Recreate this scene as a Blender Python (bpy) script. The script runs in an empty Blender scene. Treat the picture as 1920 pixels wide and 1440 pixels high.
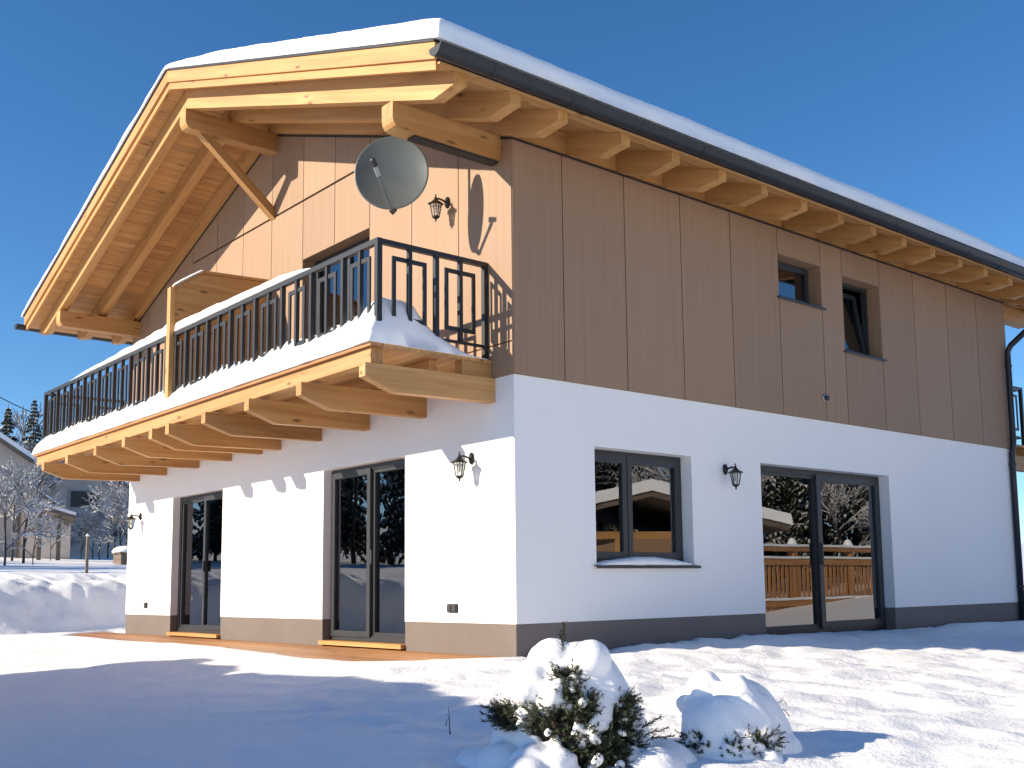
import bpy, bmesh, math, random
import numpy as np
from mathutils import Vector, Matrix, Euler
random.seed(7)
SC = bpy.context.scene
COL = SC.collection
RAD = math.radians

# ------------------------------------------------------------------ camera
cam = bpy.data.objects.new('camera', bpy.data.cameras.new('camera'))
COL.objects.link(cam)
def cam_matrix(yaw, pitch, roll):
    y, p, r = RAD(yaw), RAD(pitch), RAD(roll)
    Rp = Matrix.Rotation(p, 3, 'X'); Ry = Matrix.Rotation(y, 3, 'Z'); Rr = Matrix.Rotation(r, 3, 'Y')
    M = Ry @ Rp @ Rr                       # columns: right, forward, up
    return Matrix((M.col[0], M.col[2], -M.col[1])).transposed()
CAM = Vector((8.604, -7.016, 0.737))
cam.matrix_world = Matrix.Translation(CAM) @ cam_matrix(48.627, 6.878, 0.857).to_4x4()
cam.data.sensor_width = 36.0
cam.data.lens = 2022.99 / 1920 * 36
cam.data.shift_x = (960 - 1041.15) / 1920
cam.data.shift_y = (855.43 - 720) / 1920
cam.data.clip_start = 0.05
cam.data.clip_end = 3000
SC.camera = cam

# ------------------------------------------------------------------ sky, sun, exposure
SUNV = Vector((-0.60, -1.30, 0.58)).normalized()          # towards the sun
world = bpy.data.worlds.new('World'); SC.world = world; world.use_nodes = True
wn = world.node_tree.nodes; wl = world.node_tree.links
sky = wn.new('ShaderNodeTexSky'); sky.sky_type = 'NISHITA'; sky.sun_disc = False
sky.sun_elevation = math.asin(SUNV.z); sky.sun_rotation = math.atan2(SUNV.x, SUNV.y)
sky.altitude = 1500; sky.air_density = 1.0; sky.dust_density = 0.1; sky.ozone_density = 4.0
sat = wn.new('ShaderNodeHueSaturation'); sat.inputs['Saturation'].default_value = 1.17
wl.new(sky.outputs[0], sat.inputs['Color']); wl.new(sat.outputs[0], wn['Background'].inputs['Color'])
wn['Background'].inputs['Strength'].default_value = 0.085
sun = bpy.data.objects.new('sun', bpy.data.lights.new('sun', 'SUN')); COL.objects.link(sun)
sun.data.energy = 4.1; sun.data.angle = RAD(0.55); sun.data.color = (1.0, 0.855, 0.65)
sun.rotation_euler = SUNV.to_track_quat('Z', 'Y').to_euler()
SC.view_settings.view_transform = 'Standard'; SC.view_settings.look = 'None'
SC.view_settings.exposure = 1.01; SC.view_settings.gamma = 1.0
SC.render.engine = 'CYCLES'
SC.cycles.max_bounces = 8; SC.cycles.diffuse_bounces = 6; SC.cycles.glossy_bounces = 4
SC.cycles.transparent_max_bounces = 10; SC.cycles.caustics_reflective = False
SC.cycles.use_denoising = True
SC.cycles.sample_clamp_indirect = 8

# ------------------------------------------------------------------ materials
MATS = {}
def newmat(name):
    m = bpy.data.materials.new(name); m.use_nodes = True
    n = m.node_tree.nodes; l = m.node_tree.links
    MATS[name] = m
    return m, n, l, n['Principled BSDF']
def setp(p, **k):
    for a, v in k.items():
        p.inputs[a.replace('_', ' ')].default_value = v
def ramp(n, l, src, stops):
    r = n.new('ShaderNodeValToRGB'); e = r.color_ramp.elements
    while len(e) > 1: e.remove(e[0])
    e[0].position = stops[0][0]; e[0].color = (*stops[0][1], 1)
    for pos, c in stops[1:]:
        q = e.new(pos); q.color = (*c, 1)
    l.new(src, r.inputs[0]); return r
def coords(n, l, kind='Object', scale=(1, 1, 1), rnd=False):
    t = n.new('ShaderNodeTexCoord'); mp = n.new('ShaderNodeMapping'); mp.inputs['Scale'].default_value = scale
    if rnd:
        oi = n.new('ShaderNodeObjectInfo'); va = n.new('ShaderNodeVectorMath'); va.operation = 'MULTIPLY_ADD'
        cmb = n.new('ShaderNodeCombineXYZ')
        for i in range(3): l.new(oi.outputs['Random'], cmb.inputs[i])
        va.inputs[1].default_value = (37.0, 19.0, 23.0)
        l.new(cmb.outputs[0], va.inputs[0]); l.new(t.outputs[kind], va.inputs[2])
        l.new(va.outputs[0], mp.inputs['Vector'])
    else:
        l.new(t.outputs[kind], mp.inputs['Vector'])
    return mp.outputs[0]
def noise(n, l, vec, scale, detail=4, rough=.55, dist=0):
    t = n.new('ShaderNodeTexNoise'); t.inputs['Scale'].default_value = scale
    t.inputs['Detail'].default_value = detail; t.inputs['Roughness'].default_value = rough
    t.inputs['Distortion'].default_value = dist
    l.new(vec, t.inputs['Vector']); return t.outputs['Fac']
def bump(n, l, h, p, strength=.3, dist=.01, prev=None):
    b = n.new('ShaderNodeBump'); b.inputs['Strength'].default_value = strength; b.inputs['Distance'].default_value = dist
    l.new(h, b.inputs['Height'])
    if prev is not None: l.new(prev.outputs[0], b.inputs['Normal'])
    l.new(b.outputs[0], p.inputs['Normal']); return b
def mixc(n, l, fac, a, b, mode='MIX'):
    m = n.new('ShaderNodeMix'); m.data_type = 'RGBA'; m.blend_type = mode
    for sock, v in ((m.inputs[0], fac), (m.inputs[6], a), (m.inputs[7], b)):
        if hasattr(v, 'links'): l.new(v, sock)
        else: sock.default_value = v if isinstance(v, (int, float)) else (*v, 1)
    return m.outputs[2]
def rnd_value(n, l, lo, hi):
    oi = n.new('ShaderNodeObjectInfo'); mr = n.new('ShaderNodeMapRange')
    mr.inputs[3].default_value = lo; mr.inputs[4].default_value = hi
    l.new(oi.outputs['Random'], mr.inputs[0]); return mr.outputs[0]
def hsv(n, l, col, val):
    h = n.new('ShaderNodeHueSaturation'); l.new(col, h.inputs['Color']); l.new(val, h.inputs['Value']); return h.outputs[0]

def wood(name, dark, mid, light, knots=True, rough=.55, grain=9.0, var=(.88, 1.1)):
    """grain runs along the local X axis of every beam"""
    m, n, l, p = newmat(name)
    v = coords(n, l, 'Object', (0.55, grain, grain), rnd=True)
    g = noise(n, l, v, 1.0, 5, .6, .6)
    v2 = coords(n, l, 'Object', (1.2, 60, 60), rnd=True)
    g2 = noise(n, l, v2, 1.0, 3, .6)
    c = ramp(n, l, g, [(.30, dark), (.5, mid), (.72, light)]).outputs[0]
    c = mixc(n, l, mixf(n, l, g2, .18), c, dark)
    if knots:
        vk = coords(n, l, 'Object', (1.7, 5.5, 5.5), rnd=True)
        vo = n.new('ShaderNodeTexVoronoi'); vo.inputs['Scale'].default_value = 1.0; l.new(vk, vo.inputs['Vector'])
        k = ramp(n, l, vo.outputs['Distance'], [(.05, (1, 1, 1)), (.15, (0, 0, 0))]).outputs[0]
        c = mixc(n, l, k, c, tuple(x * .38 for x in dark))
    c = hsv(n, l, c, rnd_value(n, l, *var))
    l.new(c, p.inputs['Base Color']); setp(p, Roughness=rough)
    bump(n, l, g2, p, .25, .003)
    return m
def mixf(n, l, a, f):
    q = n.new('ShaderNodeMath'); q.operation = 'MULTIPLY'; l.new(a, q.inputs[0]); q.inputs[1].default_value = f
    return q.outputs[0]

wood('spruce', (.385, .182, .054), (.50, .265, .090), (.57, .34, .14), var=(.84, 1.10))
wood('spruce_board', (.40, .195, .060), (.51, .275, .098), (.575, .345, .148), grain=14, var=(.82, 1.10))
wood('barge_wood', (.40, .175, .048), (.51, .25, .075), (.58, .32, .11))
wood('larch_deck', (.30, .125, .040), (.40, .185, .065), (.48, .25, .10), grain=16)
wood('fence_wood', (.34, .14, .045), (.45, .21, .075), (.52, .28, .115), knots=False)
wood('old_wood', (.10, .075, .055), (.16, .12, .09), (.22, .17, .13), knots=False)

# vertical fine-lined facade panels
m, n, l, p = newmat('cladding')
v = coords(n, l, 'Object', (30, 30, .35), rnd=True)
g = noise(n, l, v, 1.0, 4, .6, .15)
v = coords(n, l, 'Object', (11, 11, .22), rnd=True)
g1 = noise(n, l, v, 1.0, 4, .6, .3)
v = coords(n, l, 'Object', (150, 150, 1.5), rnd=True)
g3 = noise(n, l, v, 1.0, 2, .5)
c = ramp(n, l, g, [(.25, (.272, .170, .104)), (.5, (.307, .198, .123)), (.75, (.342, .228, .147))]).outputs[0]
c = mixc(n, l, mixf(n, l, g1, .30), c, (.31, .18, .112))
c = mixc(n, l, mixf(n, l, g3, .16), c, (.29, .17, .105))
c = hsv(n, l, c, rnd_value(n, l, .93, 1.06))
l.new(c, p.inputs['Base Color']); setp(p, Roughness=.62)
b = bump(n, l, g, p, .12, .003); bump(n, l, g3, p, .2, .0015, b)

def plain(name, col, rough=.5, metallic=0, nscale=None, namp=.12, bstr=0, spec=.5):
    m, n, l, p = newmat(name)
    setp(p, Base_Color=(*col, 1), Roughness=rough, Metallic=metallic)
    p.inputs['Specular IOR Level'].default_value = spec
    if nscale:
        v = coords(n, l, 'Object')
        g = noise(n, l, v, nscale, 5, .6)
        c = ramp(n, l, g, [(.3, tuple(x * (1 - namp) for x in col)), (.7, tuple(min(1, x * (1 + namp)) for x in col))]).outputs[0]
        l.new(c, p.inputs['Base Color'])
        if bstr:
            g2 = noise(n, l, v, nscale * 14, 3, .6); bump(n, l, g2, p, bstr, .004)
    return m
# mineral render: fine grain plus barely visible weathering
m, n, l, p = newmat('plaster')
v = coords(n, l, 'Object'); g = noise(n, l, v, .5, 5, .6); g2 = noise(n, l, v, 260, 2, .6); g3 = noise(n, l, v, 3.0, 5, .6)
c = ramp(n, l, g, [(.3, (.855, .85, .84)), (.7, (.89, .885, .875))]).outputs[0]
c = mixc(n, l, mixf(n, l, g3, .10), c, (.78, .775, .755))
l.new(c, p.inputs['Base Color']); setp(p, Roughness=.9); p.inputs['Specular IOR Level'].default_value = .2
bump(n, l, g2, p, .35, .002)
plain('plinth', (.180, .155, .145), .85, 0, 1.5, .06, .4, .2)
plain('anthracite', (.030, .034, .040), .38, 0, 6, .10)
plain('iron', (.016, .017, .019), .42, 0, 9, .2)
plain('gutter_metal', (.022, .026, .034), .42, .35, 4, .15)
plain('dish_grey', (.115, .130, .128), .34, .2, 3, .08)
plain('galvanised', (.42, .43, .44), .35, .8)
plain('dark_plastic', (.03, .033, .036), .5)
plain('roof_felt', (.018, .018, .020), .8, 0, 8, .3)
plain('membrane', (.030, .024, .020), .85)
plain('interior_wall', (.42, .39, .35), .9, 0, 1, .05)
plain('interior_floor', (.20, .13, .08), .5, 0, 3, .2)
plain('curtain', (.78, .74, .66), .9, 0, 4, .06)
plain('white_plastic', (.72, .73, .74), .4)
plain('lamp_metal', (.022, .020, .018), .45, .3, 12, .2)
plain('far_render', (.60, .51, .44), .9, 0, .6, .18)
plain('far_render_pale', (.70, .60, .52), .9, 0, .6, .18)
plain('far_frame', (.46, .45, .44), .7)
plain('far_pane', (.012, .013, .016), .25)
plain('bark', (.052, .040, .032), .9, 0, 7, .35, .5)
plain('cable', (.02, .02, .02), .6)
plain('neighbour_wall', (.62, .60, .57), .9, 0, 1, .05)

# needles
def leafmat(name, a, b, tr=.0):
    m, n, l, p = newmat(name)
    geo = n.new('ShaderNodeNewGeometry')
    c = ramp(n, l, geo.outputs['Random Per Island'], [(0, a), (1, b)]).outputs[0]
    l.new(c, p.inputs['Base Color']); setp(p, Roughness=.7)
    return m
leafmat('needles', (.012, .020, .010), (.050, .062, .024))
leafmat('yew', (.010, .018, .009), (.048, .058, .020))
leafmat('twig', (.05, .038, .03), (.13, .10, .08))
leafmat('frost', (.30, .30, .31), (.70, .71, .74))

# snow
def snowmat(name, s1, s2, b1, b2):
    m, n, l, p = newmat(name)
    v = coords(n, l, 'Object')
    g = noise(n, l, v, s1, 5, .62); g2 = noise(n, l, v, s2, 3, .65)
    c = ramp(n, l, noise(n, l, v, .7, 4, .6), [(.3, (.91, .915, .925)), (.7, (.94, .945, .95))]).outputs[0]
    l.new(c, p.inputs['Base Color']); setp(p, Roughness=.65)
    p.inputs['Specular IOR Level'].default_value = .25
    b = bump(n, l, g, p, b1, .03); b = bump(n, l, noise(n, l, v, s1 * 3.1, 4, .7), p, b1 * 1.1, .02, b); bump(n, l, g2, p, b2, .007, b)
    return m
snowmat('snow', 7.0, 75.0, .42, .5)
snowmat('snow_soft', 4.0, 60.0, .25, .28)

# glass: double glazing = fresnel reflection over a clear, slightly tinted pane
m, n, l, p = newmat('glass'); n.remove(p)
out = n['Material Output']
fr = n.new('ShaderNodeFresnel'); fr.inputs['IOR'].default_value = 2.4
gl = n.new('ShaderNodeBsdfGlossy'); gl.inputs['Roughness'].default_value = .0; gl.inputs['Color'].default_value = (.95, .97, 1, 1)
tr = n.new('ShaderNodeBsdfTransparent'); tr.inputs['Color'].default_value = (.84, .87, .85, 1)
mx = n.new('ShaderNodeMixShader')
v = coords(n, l, 'Object'); g = noise(n, l, v, 1.3, 2, .5)
bp = n.new('ShaderNodeBump'); bp.inputs['Strength'].default_value = .012; bp.inputs['Distance'].default_value = .03
l.new(g, bp.inputs['Height']); l.new(bp.outputs[0], gl.inputs['Normal'])
l.new(fr.outputs[0], mx.inputs[0]); l.new(tr.outputs[0], mx.inputs[1]); l.new(gl.outputs[0], mx.inputs[2])
l.new(mx.outputs[0], out.inputs['Surface'])
m, n, l, p = newmat('lamp_glass')
setp(p, Base_Color=(.85, .85, .82, 1), Roughness=.25, IOR=1.3); p.inputs['Transmission Weight'].default_value = .9

# ------------------------------------------------------------------ mesh helpers
def link(name, me, mat, parent=None, smooth=False):
    o = bpy.data.objects.new(name, me); COL.objects.link(o)
    if mat: me.materials.append(MATS[mat])
    if parent: o.parent = parent
    if smooth: me.polygons.foreach_set('use_smooth', [True] * len(me.polygons))
    return o
def pymesh(name, verts, faces, flip_check=True):
    me = bpy.data.meshes.new(name); me.from_pydata([tuple(v) for v in verts], [], faces)
    if flip_check:
        bm = bmesh.new(); bm.from_mesh(me); bmesh.ops.recalc_face_normals(bm, faces=bm.faces); bm.to_mesh(me); bm.free()
    me.update(); return me
class MB:
    def __init__(s): s.v = []; s.f = []
    def add(s, v, f):
        k = len(s.v); s.v += [tuple(p) for p in v]; s.f += [tuple(i + k for i in q) for q in f]; return s
    def box(s, x0, x1, y0, y1, z0, z1):
        return s.add([(x0, y0, z0), (x1, y0, z0), (x1, y1, z0), (x0, y1, z0), (x0, y0, z1), (x1, y0, z1), (x1, y1, z1), (x0, y1, z1)],
                     [(0, 3, 2, 1), (4, 5, 6, 7), (0, 1, 5, 4), (1, 2, 6, 5), (2, 3, 7, 6), (3, 0, 4, 7)])
    def prism(s, poly, axis, a, b):
        """poly: 2-D outline in the two other axes (order x,y,z without axis)"""
        def P(q, t):
            q = list(q); q.insert(axis, t); return q
        n = len(poly)
        v = [P(q, a) for q in poly] + [P(q, b) for q in poly]
        f = [tuple(range(n))[::-1], tuple(range(n, 2 * n))] + [(i, (i + 1) % n, n + (i + 1) % n, n + i) for i in range(n)]
        return s.add(v, f)
    def tube(s, path, r, n=8, cap=True):
        path = [Vector(p) for p in path]; rings = []
        rs = r if isinstance(r, (list, tuple)) else [r] * len(path)
        prev = None
        for i, p in enumerate(path):
            d = (path[min(i + 1, len(path) - 1)] - path[max(i - 1, 0)]).normalized()
            if prev is None:
                u = d.cross(Vector((0, 0, 1)));
                if u.length < 1e-3: u = d.cross(Vector((1, 0, 0)))
            else: u = prev - d * prev.dot(d)
            u.normalize(); w = d.cross(u); prev = u
            rings.append([p + (u * math.cos(2 * math.pi * k / n) + w * math.sin(2 * math.pi * k / n)) * rs[i] for k in range(n)])
        v = [q for r_ in rings for q in r_]; f = []
        for i in range(len(path) - 1):
            for k in range(n):
                a = i * n + k; b = i * n + (k + 1) % n
                f.append((a, b, b + n, a + n))
        if cap: f += [tuple(range(n))[::-1], tuple(range((len(path) - 1) * n, len(path) * n))]
        return s.add(v, f)
    def lathe(s, prof, n=16, c=(0, 0, 0), M=None):
        v = []; f = []
        for r, z in prof:
            for k in range(n):
                a = 2 * math.pi * k / n; q = Vector((r * math.cos(a), r * math.sin(a), z))
                if M is not None: q = M @ q
                v.append(q + Vector(c))
        for i in range(len(prof) - 1):
            for k in range(n):
                a = i * n + k; b = i * n + (k + 1) % n; f.append((a, b, b + n, a + n))
        f += [tuple(range(n))[::-1], tuple(range((len(prof) - 1) * n, len(prof) * n))]
        return s.add(v, f)
    def build(s, name, mat, parent=None, smooth=False, check=True):
        return link(name, pymesh(name, s.v, s.f, check), mat, parent, smooth)
    def oriented(s, name, mat, parent, origin, xaxis, zaxis=(0, 0, 1)):
        """object whose local X is the grain direction; mesh given in parent space"""
        X = Vector(xaxis).normalized(); Z = Vector(zaxis); Y = Z.cross(X).normalized(); Z = X.cross(Y)
        M = Matrix((X, Y, Z)).transposed(); Mi = M.transposed(); O = Vector(origin)
        lv = [Mi @ (Vector(q) - O) for q in s.v]
        o = link(name, pymesh(name, lv, s.f), mat, parent)
        o.matrix_basis = Matrix.Translation(O) @ M.to_4x4()
        return o
def dup(o, parent=None, loc=None):
    c = o.copy(); COL.objects.link(c)
    if parent: c.parent = parent
    if loc is not None: c.location = loc
    return c
def empty(name, loc=(0, 0, 0), rz=0):
    o = bpy.data.objects.new(name, None); COL.objects.link(o); o.location = loc; o.rotation_euler = (0, 0, rz)
    o.empty_display_size = .2; return o
def tag(o, label=None, cat=None, group=None, kind=None):
    if label: o['label'] = label
    if cat: o['category'] = cat
    if group: o['group'] = group
    if kind: o['kind'] = kind
    return o
def copy_tree(o, parent=None):
    c = o.copy(); COL.objects.link(c); c.parent = parent
    for ch in list(o.children): copy_tree(ch, c)
    return c

# numpy value noise
def vnoise(x, y, seed=0):
    xi = np.floor(x).astype(np.int64); yi = np.floor(y).astype(np.int64); fx = x - xi; fy = y - yi
    fx = fx * fx * (3 - 2 * fx); fy = fy * fy * (3 - 2 * fy)
    def h(a, b):
        k = (a * 374761393 + b * 668265263 + seed * 2147483647) & 0xffffffff
        k = ((k ^ (k >> 13)) * 1274126177) & 0xffffffff
        return ((k ^ (k >> 16)) & 0xffff) / 65535.0
    return (h(xi, yi) * (1 - fx) + h(xi + 1, yi) * fx) * (1 - fy) + (h(xi, yi + 1) * (1 - fx) + h(xi + 1, yi + 1) * fx) * fy
def fbm(x, y, scale, seed=0, octv=4, gain=.5):
    s = 0; a = 1; t = 0
    for i in range(octv):
        s = s + a * (vnoise(x * scale + 17.3 * i, y * scale + 9.1 * i, seed + i) - .5); t += a; a *= gain; scale *= 2.03
    return s / t * 2
def sstep(a, b, x):
    t = np.clip((x - a) / (b - a), 0, 1); return t * t * (3 - 2 * t)

# ------------------------------------------------------------------ dimensions of the chalet (metres; near corner of the walls = origin)
L, W = 10.96, 10.96            # gable front runs along -X, long side along +Y
ZP, ZW = 0.36, 2.95            # plinth top, start of the wooden storey
RX, SL = -5.47, 0.341          # ridge line and roof slope
def zb(x): return 7.40 - SL * abs(x - RX)      # underside of rafters
RH = 0.27
def zs(x): return zb(x) + RH                   # underside of the roof boarding
YF, YR = -1.64, W + 1.64       # verge planes
XE, XW = 0.93, 2 * RX - 0.93   # eaves

# ------------------------------------------------------------------ ground
YFX = [-40, -12.2, -11.6, -10.7, -8, -4.8, -1.6, -.8, -.35, -.1, .1, 40]
YFV = [.3, .3, -.6, -1.15, -1.1, -1.0, -1.42, -1.42, -1.0, -.25, .3, .3]
def terrain(x, y):
    x = np.asarray(x, float); y = np.asarray(y, float)
    dx = np.maximum(np.maximum(-L - x, x), 0); dy = np.maximum(np.maximum(-y, y - W), 0)
    d = np.hypot(dx, dy)
    z = .055 - .075 * np.clip(d - .9, 0, 10.5)
    # far beyond the photographer the field rises again
    far = np.hypot(x - 4, y + 3)
    z = z + .055 * np.clip(far - 16, 0, 60) * sstep(16, 30, far) * (x > -400)
    z = z + .40 * np.clip(x - 9.4, 0, 16) * sstep(9.4, 12, x) * sstep(-30, -4, y) * sstep(19, 9, y)  # slope beyond the camera, added to bounce sunlight onto the long wall
    # bank and rising field on the left
    edge = -14.0 + .8 * fbm(x * 0, y, .25, 5, 3)
    bank = sstep(0, 1.5, edge - x)
    left = np.clip(edge - x, 0, 90)
    zl = .98 * bank + .052 * np.clip(left - 1, 0, 55) + .12 * np.clip(left - 46, 0, 60)
    wl_ = sstep(0, 1.5, edge - x)
    z = z * (1 - wl_) + (zl) * wl_
    z = z + (.20 * fbm(x, y, .9, 31, 5, .62) + .10 * fbm(x, y, 3.2, 33, 3)) * sstep(.05, .6, bank) * sstep(9, 2, left)
    z = z + .22 * fbm(x, y, .06, 3, 3) * sstep(8, 25, d)
    # unseen snow heap left of the photographer, added to cast the foreground shadow
    hx = [-7.2, -6.7, -6.3, -5.7, -4.2, -1.6, 0, 1.0, 1.9, 2.8, 3.6]
    hz = [0, .5, 2.0, 2.6, 2.42, 2.5, 2.55, 2.6, 2.4, 1.5, 0]
    front = np.interp(x, [-9, -6.6, -4, -1.6, 1.3, 3], [-7.4, -6.6, -6.75, -6.3, -7.0, -8.2])
    front = front - np.clip(-6.0 - x, 0, 3) * 1.6
    u = front - y
    hh = np.interp(x, hx, hz) * sstep(-1.0, .25, u) * sstep(9, 3.5, u)
    z = z + hh * (1 + .13 * fbm(x, y, .7, 11, 4)) + .05 * fbm(x, y, 2.2, 19, 3) * np.clip(hh, 0, 1)
    # surface relief: soft drifts, and trodden snow to the right of the house corner
    near = sstep(26, 10, far)
    z = z + near * (.045 * fbm(x, y, .45, 1, 3) + .012 * fbm(x, y, 2.2, 2, 3))
    rough = sstep(-.3, .8, x + .25 * (y + 1)) * sstep(-5.0, -1.2, y + .25 * x) * near
    rr = 1 - np.abs(fbm(x * .75 + y * .66, (y * .75 - x * .66) * 2.3, 1.15, 41, 3))
    z = z + rough * (.060 * (rr - .8) + .050 * fbm(x, y, 3.6, 43, 4, .65))
    z = z + near * sstep(-.8, -1.8, y) * sstep(-5.5, -2.2, y) * sstep(2.4, .5, x) * (.035 * fbm(x, y, 2.4, 47, 4))
    # clear strip of the terrace, thin broken lip of snow along it
    yf = np.interp(x, YFX, YFV) + .07 * fbm(x, y * 0, 1.1, 51, 4)
    ins = sstep(-.02, .10, y - yf) * (y < .2)
    lip = np.exp(-((y - yf + .16) / .16) ** 2) * .008 * (yf < .2)
    z = np.where((x < .3) & (y < .1) & (y > -1.75) & (x > -12.4), np.maximum(np.minimum(z, np.where(y > -2.0, .045, 9)), .033 + .007 * fbm(x, y, 1.7, 53, 3)), z)
    z = (z + lip) * (1 - ins) + (-.12) * ins
    # under the house
    inside = (x > -L + .05) & (x < -.05) & (y > .05) & (y < W - .05)
    z = np.where(inside, -.15, z)
    return z
def gz(x, y): return float(terrain(np.array([x]), np.array([y]))[0])

def axis_coords(a, b, fine, step, lim, grow=1.16):
    c = list(np.arange(a, b + 1e-6, fine)); s = fine
    t = c[-1]
    while t < lim:
        s = min(s * grow, step); t += s; c.append(t)
    s = fine; t = c[0]; pre = []
    while t > -lim:
        s = min(s * grow, step); t -= s; pre.append(t)
    return np.array(pre[::-1] + c)
gx = axis_coords(-15.5, 8.2, .075, 30, 900); gy = axis_coords(-7.8, 6.0, .07, 30, 900)
X, Y = np.meshgrid(gx, gy, indexing='ij'); Z = terrain(X, Y)
nx, ny = X.shape
co = np.stack([X, Y, Z], -1).reshape(-1, 3)
ii = np.arange(nx * ny).reshape(nx, ny)
fa = np.stack([ii[:-1, :-1], ii[1:, :-1], ii[1:, 1:], ii[:-1, 1:]], -1).reshape(-1, 4)
def np_mesh(name, co, fa, mat, parent=None, smooth=True):
    me = bpy.data.meshes.new(name)
    me.vertices.add(len(co)); me.vertices.foreach_set('co', np.asarray(co, np.float32).ravel())
    k = fa.shape[1]
    me.loops.add(fa.size); me.loops.foreach_set('vertex_index', fa.astype(np.int32).ravel())
    me.polygons.add(len(fa)); me.polygons.foreach_set('loop_start', np.arange(0, fa.size, k, dtype=np.int32))
    me.update(calc_edges=True); me.validate()
    return link(name, me, mat, parent, smooth)
tag(np_mesh('snow_ground', co, fa, 'snow'), 'snow-covered ground around the chalet', kind='structure')

# ------------------------------------------------------------------ the chalet
house = tag(empty('chalet', (0, 0, 0)), 'chalet with white ground floor, brown panelled upper storey and snowy roof', 'house')

def wall_face(name, mat, axis, plane, inward, u0, u1, z0, z1, holes, depth, parent, depth_mat=None):
    """wall sheet with openings and reveals. axis 1: plane y=const, u is x; axis 0: plane x=const, u is y"""
    us = sorted({u0, u1} | {h[0] for h in holes} | {h[1] for h in holes})
    zz = sorted({z0, z1} | {h[2] for h in holes} | {h[3] for h in holes})
    us = [u for u in us if u0 <= u <= u1]; zz = [z for z in zz if z0 <= z <= z1]
    def P(u, z, t):
        return (u, plane + t * inward, z) if axis == 1 else (plane + t * inward, u, z)
    solid = {}
    for i in range(len(us) - 1):
        for j in range(len(zz) - 1):
            cu = (us[i] + us[i + 1]) / 2; cz = (zz[j] + zz[j + 1]) / 2
            solid[i, j] = not any(h[0] < cu < h[1] and h[2] < cz < h[3] for h in holes)
    mb = MB()
    def quad(a, b, c, d): mb.add([a, b, c, d], [(0, 1, 2, 3)])
    for (i, j), s in solid.items():
        if not s: continue
        a, b, c, d = us[i], us[i + 1], zz[j], zz[j + 1]
        quad(P(a, c, 0), P(b, c, 0), P(b, d, 0), P(a, d, 0))
        quad(P(a, c, depth), P(b, c, depth), P(b, d, depth), P(a, d, depth))
        for (di, dj, e) in ((-1, 0, (a, c, a, d)), (1, 0, (b, c, b, d)), (0, -1, (a, c, b, c)), (0, 1, (a, d, b, d))):
            if not solid.get((i + di, j + dj), False):
                quad(P(e[0], e[1], 0), P(e[2], e[3], 0), P(e[2], e[3], depth), P(e[0], e[1], depth))
    me = pymesh(name, mb.v, mb.f, False)
    bm = bmesh.new(); bm.from_mesh(me); bmesh.ops.remove_doubles(bm, verts=bm.verts, dist=1e-4)
    bmesh.ops.recalc_face_normals(bm, faces=bm.faces); bm.to_mesh(me); bm.free()
    return link(name, me, mat, parent)

D1 = (-3.96, -2.04); D2 = (-8.95, -7.03); ZD = 2.29      # terrace doors in the gable wall
WIN = (1.14, 2.74, .96, 2.27); D3 = (4.07, 7.08); ZD3 = 2.275
WT = .42
holes_front = [(D1[0], D1[1], -.3, ZD), (D2[0], D2[1], -.3, ZD)]
holes_side = [WIN, (D3[0], D3[1], -.3, ZD3)]
cut = lambda hs, lo: [h for h in hs if h[3] > lo]
wall_face('plaster_wall', 'plaster', 1, 0, 1, -L + .004, -.004, ZP, ZW, holes_front, WT, house)
wall_face('plaster_wall', 'plaster', 0, 0, -1, .002, W, ZP, ZW, holes_side, WT, house)
wall_face('plaster_wall', 'plaster', 0, -L, 1, .002, W, ZP, ZW, [], WT, house)
wall_face('plaster_wall', 'plaster', 1, W, -1, -L + .002, -.002, ZP, ZW, [], WT, house)
for a, b in ((-L + .006, D2[0]), (D2[1], D1[0]), (D1[1], -.010)):
    MB().box(a, b, .006, WT, -.3, ZP).build('plinth', 'plinth', house)
for a, b in ((.010, D3[0]), (D3[1], W - .006)):
    MB().box(-WT, -.006, a, b, -.3, ZP).build('plinth', 'plinth', house)
MB().box(-L + .008, -L + WT, WT + .004, W - .006, -.3, ZP).build('plinth', 'plinth', house)
# dark backing behind the facade panels
UD = (-4.57, -2.82, 3.16, 5.28)                          # balcony door
UW1 = (4.58, 5.56, 4.54, 5.15); UW2 = (6.08, 7.05, 4.0, 5.12)
def gable_backing(y0, y1, hole, name='gable_wall'):
    mb = MB()
    top = lambda x: zb(x) - .012
    def pol(pts): mb.prism(pts, 1, y0, y1)
    if hole:
        a, b, c, d = hole
        pol([(-L + .03, ZW), (a, ZW), (a, top(a)), (-L + .03, top(-L + .03))]) if a < RX else \
            pol([(-L + .03, ZW), (a, ZW), (a, top(a)), (RX, top(RX)), (-L + .03, top(-L + .03))])
        pol([(b, ZW), (-.03, ZW), (-.03, top(-.03)), (b, top(b))])
        pol([(a, ZW), (b, ZW), (b, c), (a, c)])
        pol([(a, d), (b, d), (b, top(b)), (a, top(a))])
    else:
        pol([(-L + .03, ZW), (-.03, ZW), (-.03, top(-.03)), (RX, top(RX)), (-L + .03, top(-L + .03))])
    return mb.build(name, 'membrane', house)
gable_backing(.012, .30, UD)
gable_backing(W - .30, W - .012, None)
wall_face('upper_wall', 'membrane', 0, -.012, -1, .31, W - .31, ZW, zb(0) - .012, [UW1, UW2], .28, house)
wall_face('upper_wall', 'membrane', 0, -L + .012, 1, .31, W - .31, ZW, zb(0) - .012, [], .28, house)

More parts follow.
